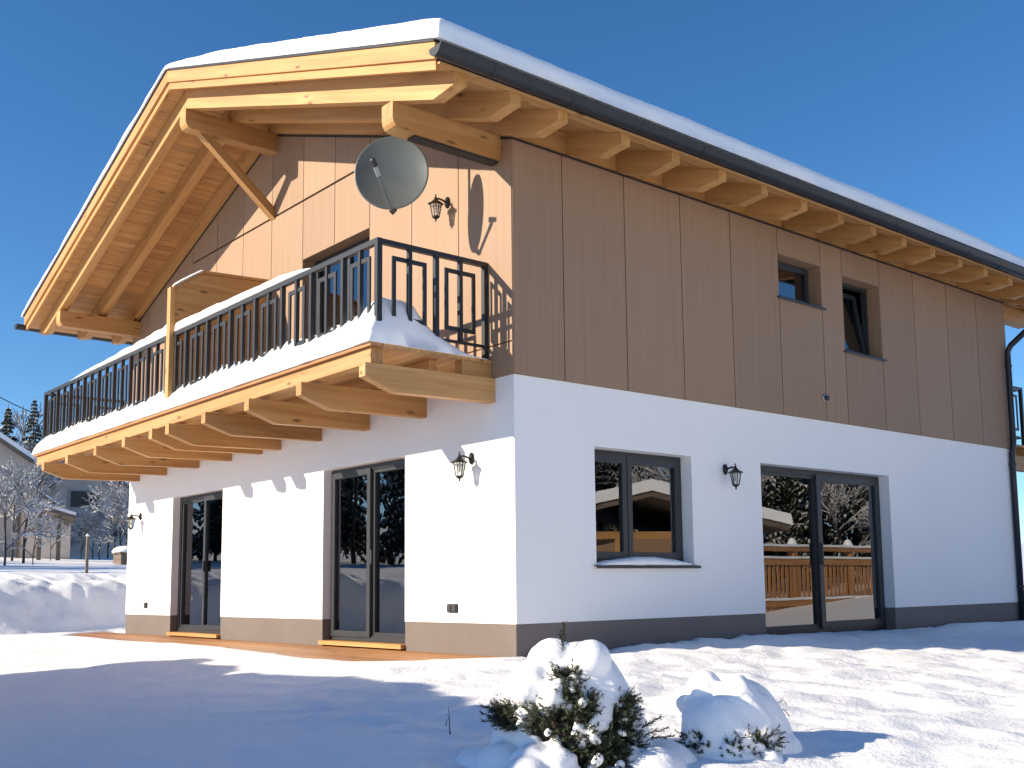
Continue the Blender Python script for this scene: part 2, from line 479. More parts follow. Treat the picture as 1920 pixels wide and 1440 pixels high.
# facade panels
GAP = .007
CT = .024
def panel_front(x0, x1, z0, z1=None):
    """polygon panel on the gable (plane y = -CT..0); top follows the roof when z1 is None"""
    a, b = x0 + GAP, x1 - GAP
    top = lambda x: zb(x) - .03
    if z1 is None:
        pts = [(a, z0), (b, z0), (b, top(b))]
        if a < RX < b: pts.append((RX, top(RX)))
        pts.append((a, top(a)))
    else: pts = [(a, z0), (b, z0), (b, z1), (a, z1)]
    mb = MB(); mb.prism(pts, 1, -CT, .008)
    return mb.build('cladding_panel', 'cladding', house)
FX = [.022, -.93, -1.87, -2.82, -3.70, -4.57, -5.51, -6.45, -7.39, -8.33, -9.27, -10.2, -L - .022]
SEAM, SEAM0 = 6.13, 3.30
for x1, x0 in zip(FX[:-1], FX[1:]):
    lo = ZW + .004
    hole = x0 > UD[0] - .05 and x1 < UD[1] + .05
    panel_front(x0, x1, lo, SEAM0 - GAP) if not hole else panel_front(x0, x1, lo, UD[2])
    seam_cut = max(zb(x0), zb(x1)) > SEAM + .1 and min(zb(x0), zb(x1)) > SEAM - .02
    z0 = UD[3] if hole else SEAM0 + GAP
    if seam_cut:
        panel_front(x0, x1, z0, SEAM - .016); panel_front(x0, x1, SEAM + .016)
    else: panel_front(x0, x1, z0)
def panel_side(y0, y1, z0, z1, x0=-.008, x1=CT):
    MB().box(x0, x1, y0 + GAP, y1 - GAP, z0, z1).build('cladding_panel', 'cladding', house)
SY = [-.018, .70, 1.67, 2.64, 3.59, 4.58, 5.56, 6.08, 7.05, 8.0, 9.0, 9.97, W + .022]
ZT = zb(0) - .035
for y0, y1 in zip(SY[:-1], SY[1:]):
    if y0 == UW1[0]: panel_side(y0, y1, ZW + .004, UW1[2]); panel_side(y0, y1, UW1[3], ZT)
    elif y0 == UW2[0]: panel_side(y0, y1, ZW + .004, UW2[2]); panel_side(y0, y1, UW2[3], ZT)
    else: panel_side(y0, y1, ZW + .004, ZT)
MB().box(-L - CT, -L + .008, -.018, W + .02, ZW + .004, ZT).build('cladding_panel', 'cladding', house)
MB().prism([(-L, ZW), (0, ZW), (0, zb(0) - .03), (RX, zb(RX) - .03), (-L, zb(0) - .03)], 1, W - .008, W + CT).build('cladding_panel', 'cladding', house)
# reveals of the upper openings lined with the same panels
def lining_side(h, dep=.23):
    y0, y1, z0, z1 = h; t = .018
    for q in ((y0 - t + .002, y0 + .003, z0, z1), (y1 - .003, y1 + t - .002, z0, z1), (y0, y1, z1 - .003, z1 + t - .002)):
        MB().box(-dep, CT - .003, q[0], q[1], q[2], q[3]).build('reveal_lining', 'cladding', house)
lining_side(UW1); lining_side(UW2)
for q in ((UD[0] - .016, UD[0] + .003, UD[2], UD[3]), (UD[1] - .003, UD[1] + .016, UD[2], UD[3]), (UD[0] + .003, UD[1] - .003, UD[3] - .003, UD[3] + .016)):
    MB().box(q[0], q[1], -CT + .003, .22, q[2], q[3]).build('reveal_lining', 'cladding', house)
# dark closing strip along the top of the panels
for s in (1, -1):
    x1 = 0 if s > 0 else -L
    MB().prism([(x1, zb(x1) - .034), (RX, zb(RX) - .034), (RX, zb(RX) - .004), (x1, zb(x1) - .004)], 1, -.034, .0).build('edge_trim', 'membrane', house)
MB().box(0.0, .034, -.02, W + .02, ZT + .002, ZT + .026).build('edge_trim', 'membrane', house)

# rooms behind the glass
mb = MB()
mb.box(-L + WT, -WT, WT, W - WT, .0, .06)
mb.build('room_floor', 'interior_floor', house)
mb = MB(); mb.box(-L + WT - .02, -WT + .02, WT - .02, W - WT, 2.62, 2.90); mb.build('room_ceiling', 'interior_wall', house)
mb = MB(); mb.box(-L + WT, -3.4, 4.6, 4.75, .06, 2.62); mb.box(-3.4, -3.25, 4.6, W - WT, .06, 2.62); mb.box(-5.2, -5.05, .45, 4.6, .06, 2.62); mb.build('partition_wall', 'interior_wall', house)
mb = MB(); mb.box(-L + .3, -.3, 4.0, 4.15, 2.91, 5.5); mb.box(-2.6, -2.45, 4.15, W - .3, 2.91, 5.5); mb.build('partition_wall', 'interior_wall', house)
def curtain(x0, x1, y, z0, z1):
    n_ = 40; pts = []
    for i in range(n_ + 1):
        t = i / n_; pts.append((x0 + (x1 - x0) * t, y + .035 * math.sin(t * 34) + .012 * math.sin(t * 71)))
    v = [(a, b, z0) for a, b in pts] + [(a, b, z1) for a, b in pts]
    f = [(i, i + 1, n_ + 2 + i, n_ + 1 + i) for i in range(n_)]
    return link('curtain', pymesh('curtain', v, f), 'curtain', house, True)
curtain(-4.85, -4.0, .50, .08, 2.5); curtain(-9.75, -8.95, .50, .08, 2.5)

# ---- windows and glazed doors -------------------------------------------------
def rect_frame(mb, axis, plane, t0, t1, u0, u1, z0, z1, w, wb=None, sgn=1):
    """hollow rectangle, members butt-jointed; t0..t1 depth measured inward"""
    wb = w if wb is None else wb
    def bx(a, b, c, d):
        p0, p1 = plane + sgn * t0, plane + sgn * t1
        p0, p1 = min(p0, p1), max(p0, p1)
        if axis == 1: mb.box(a, b, p0, p1, c, d)
        else: mb.box(p0, p1, a, b, c, d)
    bx(u0, u0 + w, z0, z1); bx(u1 - w, u1, z0, z1)
    bx(u0 + w, u1 - w, z1 - w, z1); bx(u0 + w, u1 - w, z0, z0 + wb)
    return mb
def pane(axis, plane, t, u0, u1, z0, z1, parent, sgn=1):
    p0 = plane + sgn * t; mb = MB()
    if axis == 1: mb.box(u0, u1, p0 - .004, p0 + .004, z0, z1)
    else: mb.box(p0 - .004, p0 + .004, u0, u1, z0, z1)
    return mb.build('pane', 'glass', parent)
def glazed(name, axis, plane, sgn, u0, u1, z0, z1, rec, mull, sashes, fw=.065, sw=.075):
    """outer frame recessed by rec; mull = u of the joint; sashes = which leaf has a sash (True) or fixed pane (False)"""
    mb = rect_frame(MB(), axis, plane, rec, rec + .085, u0 + .002, u1 - .002, z0, z1 - .002, fw, sgn=sgn)
    fr = mb.build(name, 'anthracite', house)
    spans = [(u0 + fw, mull), (mull, u1 - fw)] if mull else [(u0 + fw, u1 - fw)]
    for (a, b), sash in zip(spans, sashes):
        w = sw if sash else .045; t = rec - .022 if sash else rec + .02
        a2 = a - (.018 if sash else 0); b2 = b + (.018 if sash and b > u1 - fw - .01 else 0)
        if not sash: pass
        mb = rect_frame(MB(), axis, plane, t, t + .07, a2 + .003, b2 - .003, z0 + fw - (.018 if sash else 0), z1 - fw + (.018 if sash else 0), w, sgn=sgn)
        mb.build('sash', 'anthracite', fr)
        pane(axis, plane, t + .035, a2 + w, b2 - w, z0 + fw + w - .03, z1 - fw - w + .03, fr, sgn)
    return fr
d1 = glazed('terrace_door', 1, 0, 1, D1[0], D1[1], .10, ZD, .12, -2.97, (True, False))
d2 = glazed('terrace_door', 1, 0, 1, D2[0], D2[1], .10, ZD, .12, -7.92, (False, True))
d3 = glazed('sliding_door', 0, 0, -1, D3[0], D3[1], .06, ZD3, .17, 5.50, (False, True), fw=.07, sw=.095)
w1 = glazed('casement_window', 0, 0, -1, WIN[0], WIN[1], WIN[2] + .02, WIN[3], .17, 1.80, (True, True), fw=.07, sw=.085)
d4 = glazed('balcony_door', 1, 0, 1, UD[0], UD[1], UD[2] + .06, UD[3], .17, -3.65, (True, True))
w2 = glazed('small_window', 0, 0, -1, UW1[0], UW1[1], UW1[2] + .02, UW1[3], .19, None, (True,), fw=.05, sw=.065)
w3 = MB(); rect_frame(w3, 0, 0, .19, .27, UW2[0] + .002, UW2[1] - .002, UW2[2] + .02, UW2[3] - .002, .05, sgn=-1)
w3 = w3.build('tilted_window', 'anthracite', house)
mb = rect_frame(MB(), 0, 0, 0, .06, -.42, .42, 0, .98, .065, sgn=-1); sa = mb.build('sash', 'anthracite', w3)
sa.location = (-.20, (UW2[0] + UW2[1]) / 2, UW2[2] + .07); sa.rotation_euler = (0, RAD(-9), 0)
pn = MB().box(-.034, -.026, -.36, .36, .06, .92).build('pane', 'glass', w3); pn.location = sa.location; pn.rotation_euler = sa.rotation_euler
st = rect_frame(MB(), 0, 0, .062, .075, -.43, .43, -.01, .99, .03, sgn=-1).build('sash_edge', 'white_plastic', w3); st.location = sa.location; st.rotation_euler = sa.rotation_euler
for d, u in ((d1, -2.90), (d2, -7.86)):
    MB().box(u - .012, u + .012, .065, .095, 1.05, 1.22).build('handle', 'dark_plastic', d)
MB().box(-.135, -.115, 5.51, 5.54, .98, 1.28).build('handle', 'dark_plastic', d3)
# plaster-coloured reveals end at the frame; sills
MB().prism([(-.19, .985), (.055, .955), (.055, .925), (.045, .925), (.045, .945), (-.19, .972)], 1, 1.10, 2.80).build('window_sill', 'anthracite', house)
for h in (UW1, UW2):
    MB().prism([(-.20, h[2] + .022), (.06, h[2] + .004), (.06, h[2] - .022), (.05, h[2] - .022), (.05, h[2] - .008), (-.20, h[2] + .010)], 1, h[0] - .045, h[1] + .05).build('window_sill', 'anthracite', house)
for D in (D1, D2):
    mb = MB().box(D[0] + .004, D[1] - .004, -.055, .12, .045, .095); mb.oriented('threshold', 'spruce', house, (D[0], 0, .07), (1, 0, 0))
MB().box(-.17, .05, D3[0] + .003, D3[1] - .003, .01, .055).build('threshold', 'anthracite', house)

# ---- roof -----------------------------------------------------------------------
mb = MB()
t0, t1 = .032, .185
mb.prism([(XW, zs(XW) + t0), (RX, zs(RX) + t0), (XE, zs(XE) + t0), (XE, zs(XE) + t1), (RX, zs(RX) + t1), (XW, zs(XW) + t1)], 1, YF + .045, YR - .045)
roof = mb.build('roof', 'roof_felt', house)
CS = 1 / math.sqrt(1 + SL * SL)
DIR = {1: Vector((1, 0, -SL)).normalized(), -1: Vector((-1, 0, -SL)).normalized()}
def side_x(s, q): return RX + s * q               # q = horizontal distance from the ridge
# rafters
QE = .88 - RX
RY = [-1.315, -.66, -.045, .85, 1.64, 2.44, 3.22, 4.02, 4.81, 5.58, 6.35, 7.12, 7.90, 8.67, 9.48, 10.26, 11.0, 11.62, 12.27]
for s in (1, -1):
    z_ = lambda q, o=0: 7.40 - SL * q + o
    pts = [(.003, z_(.003)), (QE - .36, z_(QE - .36)), (QE, z_(QE, .155)), (QE, z_(QE, RH)), (.003, z_(.003, RH))]
    pts = [(side_x(s, q), z) for q, z in pts]
    mb = MB().prism(pts, 1, -.065, .065)
    r0 = mb.oriented('rafter', 'spruce', roof, (RX, 0, 7.40), DIR[s], (0, 0, 1))
    for i, y in enumerate(RY):
        o = r0 if i == 0 else dup(r0, roof)
        o.location = (RX, y, 7.40)
# soffit boards
bw = .138
for s in (1, -1):
    qmax = XE - RX - .01; k = int(qmax * math.sqrt(1 + SL * SL) / bw)
    me = None
    for i in range(k + 1):
        qa = (i * bw + .0015) * CS; qb = min(((i + 1) * bw - .0025) * CS, qmax)
        if qb - qa < .02: continue
        A = Vector((side_x(s, (qa + qb) / 2), YF + .05, 7.40 + RH - SL * (qa + qb) / 2))
        if me is None:
            mb = MB().box(0, YR - YF - .10, -bw / 2 + .0015, bw / 2 - .0015, 0, .026)
            o = mb.build('soffit_board', 'spruce_board', roof); me = o.data
        else:
            o = bpy.data.objects.new('soffit_board', me); COL.objects.link(o); o.parent = roof
        Xa = Vector((0, 1, 0)); Za = Vector((s * SL, 0, 1)).normalized(); Ya = Za.cross(Xa)
        o.matrix_basis = Matrix.Translation(A + Za * random.uniform(-.0012, .0012)) @ Matrix((Xa, Ya, Za)).transposed().to_4x4()
# barge boards: an upper and a lower board on each verge, black drip edge
for (yv, dy) in ((YF, 1), (YR, -1)):
    for s in (1, -1):
        zt = lambda q, o: 7.40 + RH - SL * q + o
        q1 = XE - RX - .01
        def board(o0, o1, ya, yb, name, mat, qe=q1):
            pts = [(side_x(s, .002), zt(.002, o0)), (side_x(s, qe), zt(qe, o0)), (side_x(s, qe), zt(qe, o1)), (side_x(s, .002), zt(.002, o1))]
            MB().prism(pts, 1, min(ya, yb), max(ya, yb)).oriented(name, mat, roof, (side_x(s, 0), yv, 7.67), DIR[s])
        board(.035, .198, yv, yv + dy * .032, 'barge_board', 'barge_wood')
        board(-.060, .060, yv + dy * .033, yv + dy * .068, 'barge_board', 'barge_wood', q1 - .03)
        board(.199, .222, yv - dy * .018, yv + dy * .10, 'drip_edge', 'gutter_metal', q1 + .01)
# purlins with rounded noses, ridge brace
def purlin(x0, x1, z0, z1, name='purlin', round_=True):
    yf = -1.405
    pts = [(yf, z1), (yf, z0 + .10), (yf + .012, z0 + .055), (yf + .04, z0 + .02), (yf + .09, z0), (W + 1.31, z0), (W + 1.31, z1)]
    MB().prism(pts, 0, x0, x1).oriented(name, 'spruce', roof, ((x0 + x1) / 2, 0, z0), (0, 1, 0))
purlin(RX - .10, RX + .10, 7.095, 7.365)
purlin(-.345, -.145, 5.315, 5.582)
purlin(-10.795, -10.595, 5.315, 5.582)
MB().box(-.31, -.18, -1.12, -.04, 5.290, 5.314).build('underside_shade_strip', 'membrane', roof)  # added dark strip, stands in for the shade under the purlin
a = Vector((RX, -1.10, 7.14)); b_ = Vector((RX, .0, 6.19)); d_ = (b_ - a).normalized(); nrm = Vector((0, -d_.z, d_.y))
pts = []
h_ = .075
pts = [(-1.19, 7.095), (-1.0, 7.095), (-.026, 6.255), (-.026, 6.09)]
MB().prism(pts, 0, RX - .06, RX + .06).oriented('ridge_brace', 'spruce', roof, a, d_, nrm)
# closing boards between the rafters above the long wall
for s, xw in ((1, -.01), (-1, -L + .01)):
    for ya, yb in zip(RY[2:-2], RY[3:-1]):
        MB().box(xw - .03, xw + .012, ya + .066, yb - .066, zb(xw) + .0, zs(xw) - .012).oriented('blocking_board', 'spruce_board', roof, (xw, ya, zb(xw)), (0, 1, 0))
# gutters
def gutter(xc, zc, r, y0, y1, s):
    prof = []
    for i in range(13):
        a = math.pi + math.pi * i / 12
        prof.append((math.cos(a) * r, math.sin(a) * r))
    inner = [(x * .94, z * .94) for x, z in prof[::-1]]
    bead = [(prof[-1][0] + .012 * math.cos(t), prof[-1][1] + .012 * math.sin(t) + .004) for t in (-.6, .4, 1.6, 2.6)]
    poly = [(xc + s * x, zc + z) for x, z in prof[:-1] + bead + inner]
    g = MB().prism(poly, 1, y0, y1).build('gutter', 'gutter_metal', roof)
    cap = [(xc + s * x, zc + z) for x, z in prof]
    for yy in (y0, y1): MB().prism(cap, 1, yy - .003, yy + .003).build('gutter_end', 'gutter_metal', g)
    y = y0 + .62
    while y < y1:
        ring = [(x * 1.045, z * 1.045) for x, z in prof] + [(x * 1.0, z * 1.0) for x, z in prof[::-1]]
        MB().prism([(xc + s * x, zc + z) for x, z in ring], 1, y, y + .022).build('gutter_bracket', 'gutter_metal', g)
        y += .98
    return g
ZG = zs(XE) + .065
gutter(XE + .135, ZG, .088, YF - .10, YR + .1, 1)
gutter(XW - .135, ZG, .088, YF - .10, YR + .1, -1)
# downpipe at the far corner of the long side
mb = MB(); r_ = .05; yq = W - .10
mb.tube([(XE + .13, yq, ZG - .08), (XE + .13, yq, ZG - .16), (XE + .05, yq, ZG - .24), (.16, yq, 4.72), (.10, yq, 4.62), (.098, yq, 4.5), (.098, yq, 3.06), (.088, yq, 2.98), (.062, yq, 2.86), (.06, yq, 2.7), (.06, yq, -.1)], r_, 12)
dp = mb.build('downpipe', 'gutter_metal', house, True)
for z in (4.35, 3.1, 2.66, .6):
    MB().lathe([(.058, z), (.06, z + .004), (.06, z + .036), (.058, z + .04)], 12, (.098 if z > 2.9 else .06, yq, 0)).build('pipe_clip', 'gutter_metal', dp)

# ---- balcony (front) ----------------------------------------------------------
BX0, BX1 = -11.36, -.33          # deck ends
BYF = -1.53                      # outer edge of the boards
def balcony(mirror=False):
    """front balcony; the rear one is the same thing turned round the middle of the house"""
    fy = (lambda y: W - y) if mirror else (lambda y: y)
    def bx(x0, x1, y0, y1, z0, z1, name, mat, parent, grain=(1, 0, 0)):
        a, b = fy(y0), fy(y1); a, b = min(a, b), max(a, b)
        return MB().box(x0, x1, a, b, z0, z1).oriented(name, mat, parent, (x0, a, z0), grain)
    # joists
    xs = [-.31, -1.59, -2.83, -4.02, -5.16, -5.73, -6.74, -7.92, -9.24, -10.47] if not mirror else [-.31, -1.59, -2.83]
    base = bx(BX0 + .08, BX1 - .07, -1.485, -1.345, 2.95, 3.105, 'balcony_floor', 'spruce', house)
    for x in xs:
        pts = [(.012, 2.69), (-1.24, 2.665), (-1.60, 2.79), (-1.60, 2.925), (.012, 2.948)]
        pts = [(fy(y), z) for y, z in pts]
        MB().prism(pts, 0, x - .115, x).oriented('joist', 'spruce', base, (x, fy(0), 2.7), (0, 1, 0))
    o = base
    # rim by the wall and end blocks
    bx(BX1 - .13, BX1 - .01, -.42, -.03, 2.95, 3.105, 'rim_block', 'spruce', base, (0, 1, 0))
    bx(BX0 + .2, BX1 - .2, -.70, -.60, 2.952, 3.104, 'bearer', 'spruce', base)
    k = 10; wd = (1.53 - .03) / k
    for i in range(k):
        y0 = -1.53 + i * wd
        me = bx(BX0 + random.uniform(-.004, .004), BX1 + random.uniform(-.004, .004), y0 + .002, y0 + wd - .003, 3.107, 3.142 + random.uniform(0, .0015), 'floor_board', 'larch_deck' if i == 0 else 'spruce_board', base)
    # railing
    zt, zb0 = 4.235, 3.29
    yr_ = -1.39
    xa, xb = BX0 + .12, -.42
    def bar(x, y, z0, z1, w, d, name, parent):
        a = fy(y)
        return MB().box(x - w / 2, x + w / 2, a - d / 2, a + d / 2, z0, z1).build(name, 'iron', parent)
    rl = MB().box(xa - .029, xb + .029, fy(yr_) - .029, fy(yr_) + .029, zt - .055, zt).build('balcony_railing', 'iron', house)
    MB().box(xa + .025, xb - .025, fy(yr_) - .012, fy(yr_) + .012, zb0, zb0 + .03).build('bottom_rail', 'iron', rl)
    for ex in ((xb, xa) if not mirror else (xb,)):
        a, b = sorted((fy(yr_ + .030), fy(-.03)))
        MB().box(ex - .028, ex + .028, a, b, zt - .053, zt - .002).build('side_rail', 'iron', rl)
        MB().box(ex - .012, ex + .012, a, b, zb0, zb0 + .03).build('bottom_rail', 'iron', rl)
        bar(ex, -.05, 3.15, zt - .054, .054, .054, 'post', rl)
    for ex in (xa, xb): bar(ex, yr_, 3.145, zt - .056, .058, .058, 'post', rl)
    def loop(c, half, along_x, at):
        """upright closed rectangle with a bar through its middle"""
        z0, z1 = 3.42, 4.085; t = .046
        m1 = MB()
        for (u0, u1, c0, c1) in ((c - half, c - half + t, z0, z1), (c + half - t, c + half, z0, z1), (c - half + t, c + half - t, z1 - t, z1), (c - half + t, c + half - t, z0, z0 + t)):
            if along_x: m1.box(u0, u1, fy(at) - .010, fy(at) + .010, c0, c1)
            else:
                p, q = sorted((fy(u0), fy(u1))); m1.box(at - .008, at + .008, p, q, c0, c1)
        m1.build('loop_frame', 'iron', rl)
        if along_x: bar(c, yr_ - .0, zb0 + .031, zt - .046, .044, .044, 'baluster', rl)
        else: bar(at, c, zb0 + .031, zt - .044, .044, .044, 'baluster', rl)
    nmod = 16; pitch = (xb - xa) / nmod
    for i in range(nmod if not mirror else nmod):
        if mirror and i < nmod - 4: continue
        c = xa + (i + .5) * pitch
        loop(c, .19, True, yr_)
        if i: bar(xa + i * pitch, yr_, zb0 + .031, zt - .046, .05, .05, 'divider_bar', rl)
    for ex in ((xb, xa) if not mirror else (xb,)):
        loop(-1.02, .21, False, ex); loop(-.38, .20, False, ex)
        bar(ex, -.69, zb0 + .031, zt - .044, .05, .05, 'divider_bar', rl)
    return base, rl
bal, rail = balcony()
balcony(True)
# timber privacy screen in the middle of the balcony
px = -5.60
sc_poly = [(-1.40, 3.15), (-.03, 3.15), (-.03, 5.175), (-1.0, 5.13), (-1.40, 4.83)]
screen = MB().prism(sc_poly, 0, px - .03, px + .03).oriented('privacy_screen', 'spruce_board', house, (px, 0, 3.2), (0, 1, 0))
MB().box(px - .055, px + .055, -1.475, -1.41, 3.10, 4.86).oriented('post', 'spruce', screen, (0, 0, 0), (0, 0, 1), (1, 0, 0))
for o in [c for c in screen.children]:       # children were made in house space
    o.matrix_parent_inverse = screen.matrix_basis.inverted()
def cap_along(a, b, w, name):
    a = Vector(a); b = Vector(b); d = (b - a).normalized(); n2 = Vector((1, 0, 0)).cross(d)
    v = []
    for p in (a, b):
        for sx in (-1, 1):
            v.append(p + Vector((sx * w, 0, 0)));
        for sx in (-1, 1): v.append(p + Vector((sx * w, 0, 0)) - n2 * .0 + Vector((0, 0, .04)))
    mb = MB(); mb.add(v, [(0, 1, 3, 2), (4, 5, 7, 6), (0, 1, 5, 4), (2, 3, 7, 6), (0, 2, 6, 4), (1, 3, 7, 5)])
    o = mb.oriented(name, 'spruce', screen, a, d, (0, -d.z, d.y) if abs(d.y) > 0 else (0, 1, 0)); o.matrix_parent_inverse = screen.matrix_basis.inverted()
cap_along((px, -1.43, 4.842), (px, -1.0, 5.135), .05, 'cap_board')
cap_along((px, -.998, 5.135), (px, -.03, 5.18), .05, 'cap_board')
for o in list(base.children) if False else []: pass

# oriented() gives house-space matrices; parts under oriented parents need the inverse once
for par in [o for o in house.children if o.type == 'MESH']:
    Mi = par.matrix_basis.inverted()
    for ch in par.children: ch.matrix_parent_inverse = Mi

# ------------------------------------------------------------------ terrace
terrace = tag(empty('terrace', (-5.5, -.7, .0)), 'narrow wooden plank terrace along the foot of the sunny wall', 'terrace')
tx0, tx1 = -12.0, .05
for i in range(11):
    y0 = -1.56 + i * .142
    cutx = [tx0, random.uniform(-9.5, -6.5), random.uniform(-5, -2.5), tx1]
    for a, b in zip(cutx[:-1], cutx[1:]):
        o = MB().box(a + .002, b - .002, y0 + .003, y0 + .137, -.01, .024 + random.uniform(0, .003)).oriented('plank', 'larch_deck', terrace, (a, y0, 0), (1, 0, 0))
        o.matrix_parent_inverse = Matrix.Translation(terrace.location).inverted()

# ------------------------------------------------------------------ snow on roof, balcony, rail, sill
def snow_sheet(name, us, vs, base, top, label, mat='snow_soft'):
    """closed sheet: base(u,v) and top(u,v) return points (n,m,3)"""
    U, V = np.meshgrid(us, vs, indexing='ij')
    A = base(U, V).reshape(-1, 3); B = top(U, V).reshape(-1, 3)
    n_, m_ = U.shape; i = np.arange(n_ * m_).reshape(n_, m_); o = n_ * m_
    f = [np.stack([i[:-1, :-1], i[1:, :-1], i[1:, 1:], i[:-1, 1:]], -1).reshape(-1, 4) + o,
         np.stack([i[:-1, :-1], i[:-1, 1:], i[1:, 1:], i[1:, :-1]], -1).reshape(-1, 4)]
    for a, b in ((i[:-1, 0], i[1:, 0]), (i[1:, -1], i[:-1, -1]), (i[0, 1:], i[0, :-1]), (i[-1, :-1], i[-1, 1:])):
        f.append(np.stack([a, b, b + o, a + o], -1))
    ob = np_mesh(name, np.concatenate([A, B]), np.concatenate(f), mat)
    return tag(ob, label, 'snow', kind='stuff')
def edge_line(a, b, fine, coarse, band):
    c = list(np.arange(a, a + band, fine)) + list(np.arange(a + band, b - band, coarse)) + list(np.arange(b - band, b, fine)) + [b]
    return np.array(sorted(set(np.round(c, 4))))
sx0, sx1, sy0, sy1 = XW - .07, XE + .09, YF - .036, YR + .03
def roof_top_z(x): return 7.40 + RH - SL * np.sqrt((x - RX) ** 2 + .0016) + .2235
def rs_base(U, V): return np.stack([U, V, roof_top_z(U)], -1)
def rs_top(U, V):
    d = np.minimum(np.minimum(U - sx0, sx1 - U) , np.minimum(V - sy0, sy1 - V))
    r = .17
    T = .235 + .035 * fbm(U, V, .5, 61, 3)
    T = T * (1 - .50 * np.exp(-((U - RX) / 1.1) ** 2)) * (1 - .25 * sstep(7, 12, V))
    T = T * (1 - .36 * sstep(RX, XW, U))
    k = np.sqrt(np.clip(1 - (1 - np.clip(d / r, 0, 1)) ** 2, 0, 1))
    z = roof_top_z(U) + .002 + T * (.03 + .97 * k) + .010 * fbm(U, V, 5, 63, 3)
    # bare patches near the far part of the eave
    return np.stack([U + .02 * fbm(U, V, 1.6, 65, 3) * (d < .1), V + .022 * fbm(U + 5, V, 2.0, 66, 3) * (d < .1), z], -1)
snow_sheet('roof_snow', edge_line(sx0, sx1, .02, .12, .22), edge_line(sy0, sy1, .02, .12, .22), rs_base, rs_top, 'thick white snow blanket lying on the chalet roof')

bx0, bx1, by0, by1 = BX0 - .03, BX1 + .015, -1.548, -.05
def bs_base(U, V): return np.stack([U, V, 0 * U + 3.1435], -1)
def bs_top(U, V):
    d = np.minimum(V - by0, np.minimum(U - bx0, bx1 - U))
    k = sstep(0, 1, np.clip(d / .26, 0, 1)) * .58 + .42 * np.sqrt(np.clip(1 - (1 - np.clip(d / .10, 0, 1)) ** 2, 0, 1))
    Hh = .385 + .05 * fbm(U, V, 1.5, 71, 3)
    Hh = Hh * (1 - .92 * sstep(-.95, -.10, V) * sstep(-1.6, -.5, U)) * (1 - .25 * sstep(-.8, -.1, V))
    Hh = Hh + .17 * np.exp(-((U + .55) / .36) ** 2 - ((V + 1.08) / .32) ** 2)
    z = 3.1445 + Hh * k + .038 * fbm(U, V, 5.5, 73, 3) * np.clip(d / .1, 0, 1) + .05 * np.maximum(0, fbm(U, V, 3.1, 74, 3)) * np.exp(-((V + 1.36) / .08) ** 2)
    return np.stack([U + .012 * fbm(U, V, 6, 75, 2), V - .02 * fbm(U, V * 0, 2.5, 76, 3) * (d < .03), np.maximum(z, 3.1445)], -1)
snow_sheet('balcony_snow', edge_line(bx0, bx1, .03, .05, .3), np.concatenate([np.arange(by0, by0 + .36, .02), np.arange(by0 + .36, by1, .05)]), bs_base, bs_top, 'white snow drift covering the balcony floor')

def snow_ridge(name, path, width, height, label, seed=0, nseg=10):
    """half-round cushion along a path of points; width/height are functions of t in 0..1"""
    P = np.array(path, float); s = np.concatenate([[0], np.cumsum(np.linalg.norm(np.diff(P, axis=0), axis=1))]); n_ = max(12, int(s[-1] / .035))
    t = np.linspace(0, 1, n_); pts = np.stack([np.interp(t * s[-1], s, P[:, k]) for k in range(3)], -1)
    tan = np.gradient(pts, axis=0); tan /= np.linalg.norm(tan, axis=1)[:, None]
    side = np.cross(tan, [0, 0, 1]); side /= np.linalg.norm(side, axis=1)[:, None]
    co = []; fa = []
    for i in range(n_):
        w = width(t[i]); h = height(t[i]) * (1 + .25 * float(fbm(np.array([t[i] * s[-1] * 2.2]), np.array([seed * 3.7]), 1, seed, 3)[0]))
        for k in range(nseg):
            a = math.pi * k / (nseg - 1)
            co.append(pts[i] + side[i] * math.cos(a) * w * (1.0 if h > .02 else .8) + np.array([0, 0, math.sin(a) ** .8 * h]))
    co = np.array(co)
    co[:, 2] += .006 * fbm(co[:, 0] * 9, co[:, 1] * 9 + co[:, 2] * 9, 1, seed + 5, 2)
    for i in range(n_ - 1):
        for k in range(nseg - 1):
            a = i * nseg + k; fa.append((a, a + 1, a + 1 + nseg, a + nseg))
        fa.append((i * nseg + nseg - 1, i * nseg, (i + 1) * nseg, (i + 1) * nseg + nseg - 1))
    return tag(np_mesh(name, co, np.array(fa), 'snow_soft'), label, 'snow', kind='stuff')
taper = lambda t, a, b: min(1, t / a, (1 - t) / b) ** .5 if 0 < t < 1 else 0.0
snow_ridge('railing_snow', [(-10.2, -1.39, 4.237), (-5.68, -1.39, 4.237)], lambda t: .05 * max(taper(t, .3, .02), .1), lambda t: (.02 + .15 * t ** 1.2) * max(taper(t, .25, .015), .02), 'snow strip on the balcony rail left of the wooden screen', 3)
snow_ridge('railing_snow', [(-5.52, -1.39, 4.237), (-1.75, -1.39, 4.237)], lambda t: .055 * max(taper(t, .02, .2), .1), lambda t: (.135 - .06 * t) * max(taper(t, .02, .22), .02), 'snow strip on the balcony rail right of the wooden screen', 5)
snow_ridge('screen_snow', [(px, -1.43, 4.884), (px, -1.0, 5.178)], lambda t: .048, lambda t: .035 * max(taper(t, .1, .1), .05), 'thin snow on the slanted top of the wooden balcony screen', 8)
snow_ridge('sill_snow', [(-.06, 1.15, .962), (-.06, 2.76, .962)], lambda t: .105 * max(taper(t, .08, .08), .15), lambda t: .015 + .085 * math.sin(math.pi * min(1, t * 1.02)) ** .8, 'rounded snow cushion on the ground-floor window sill', 9)

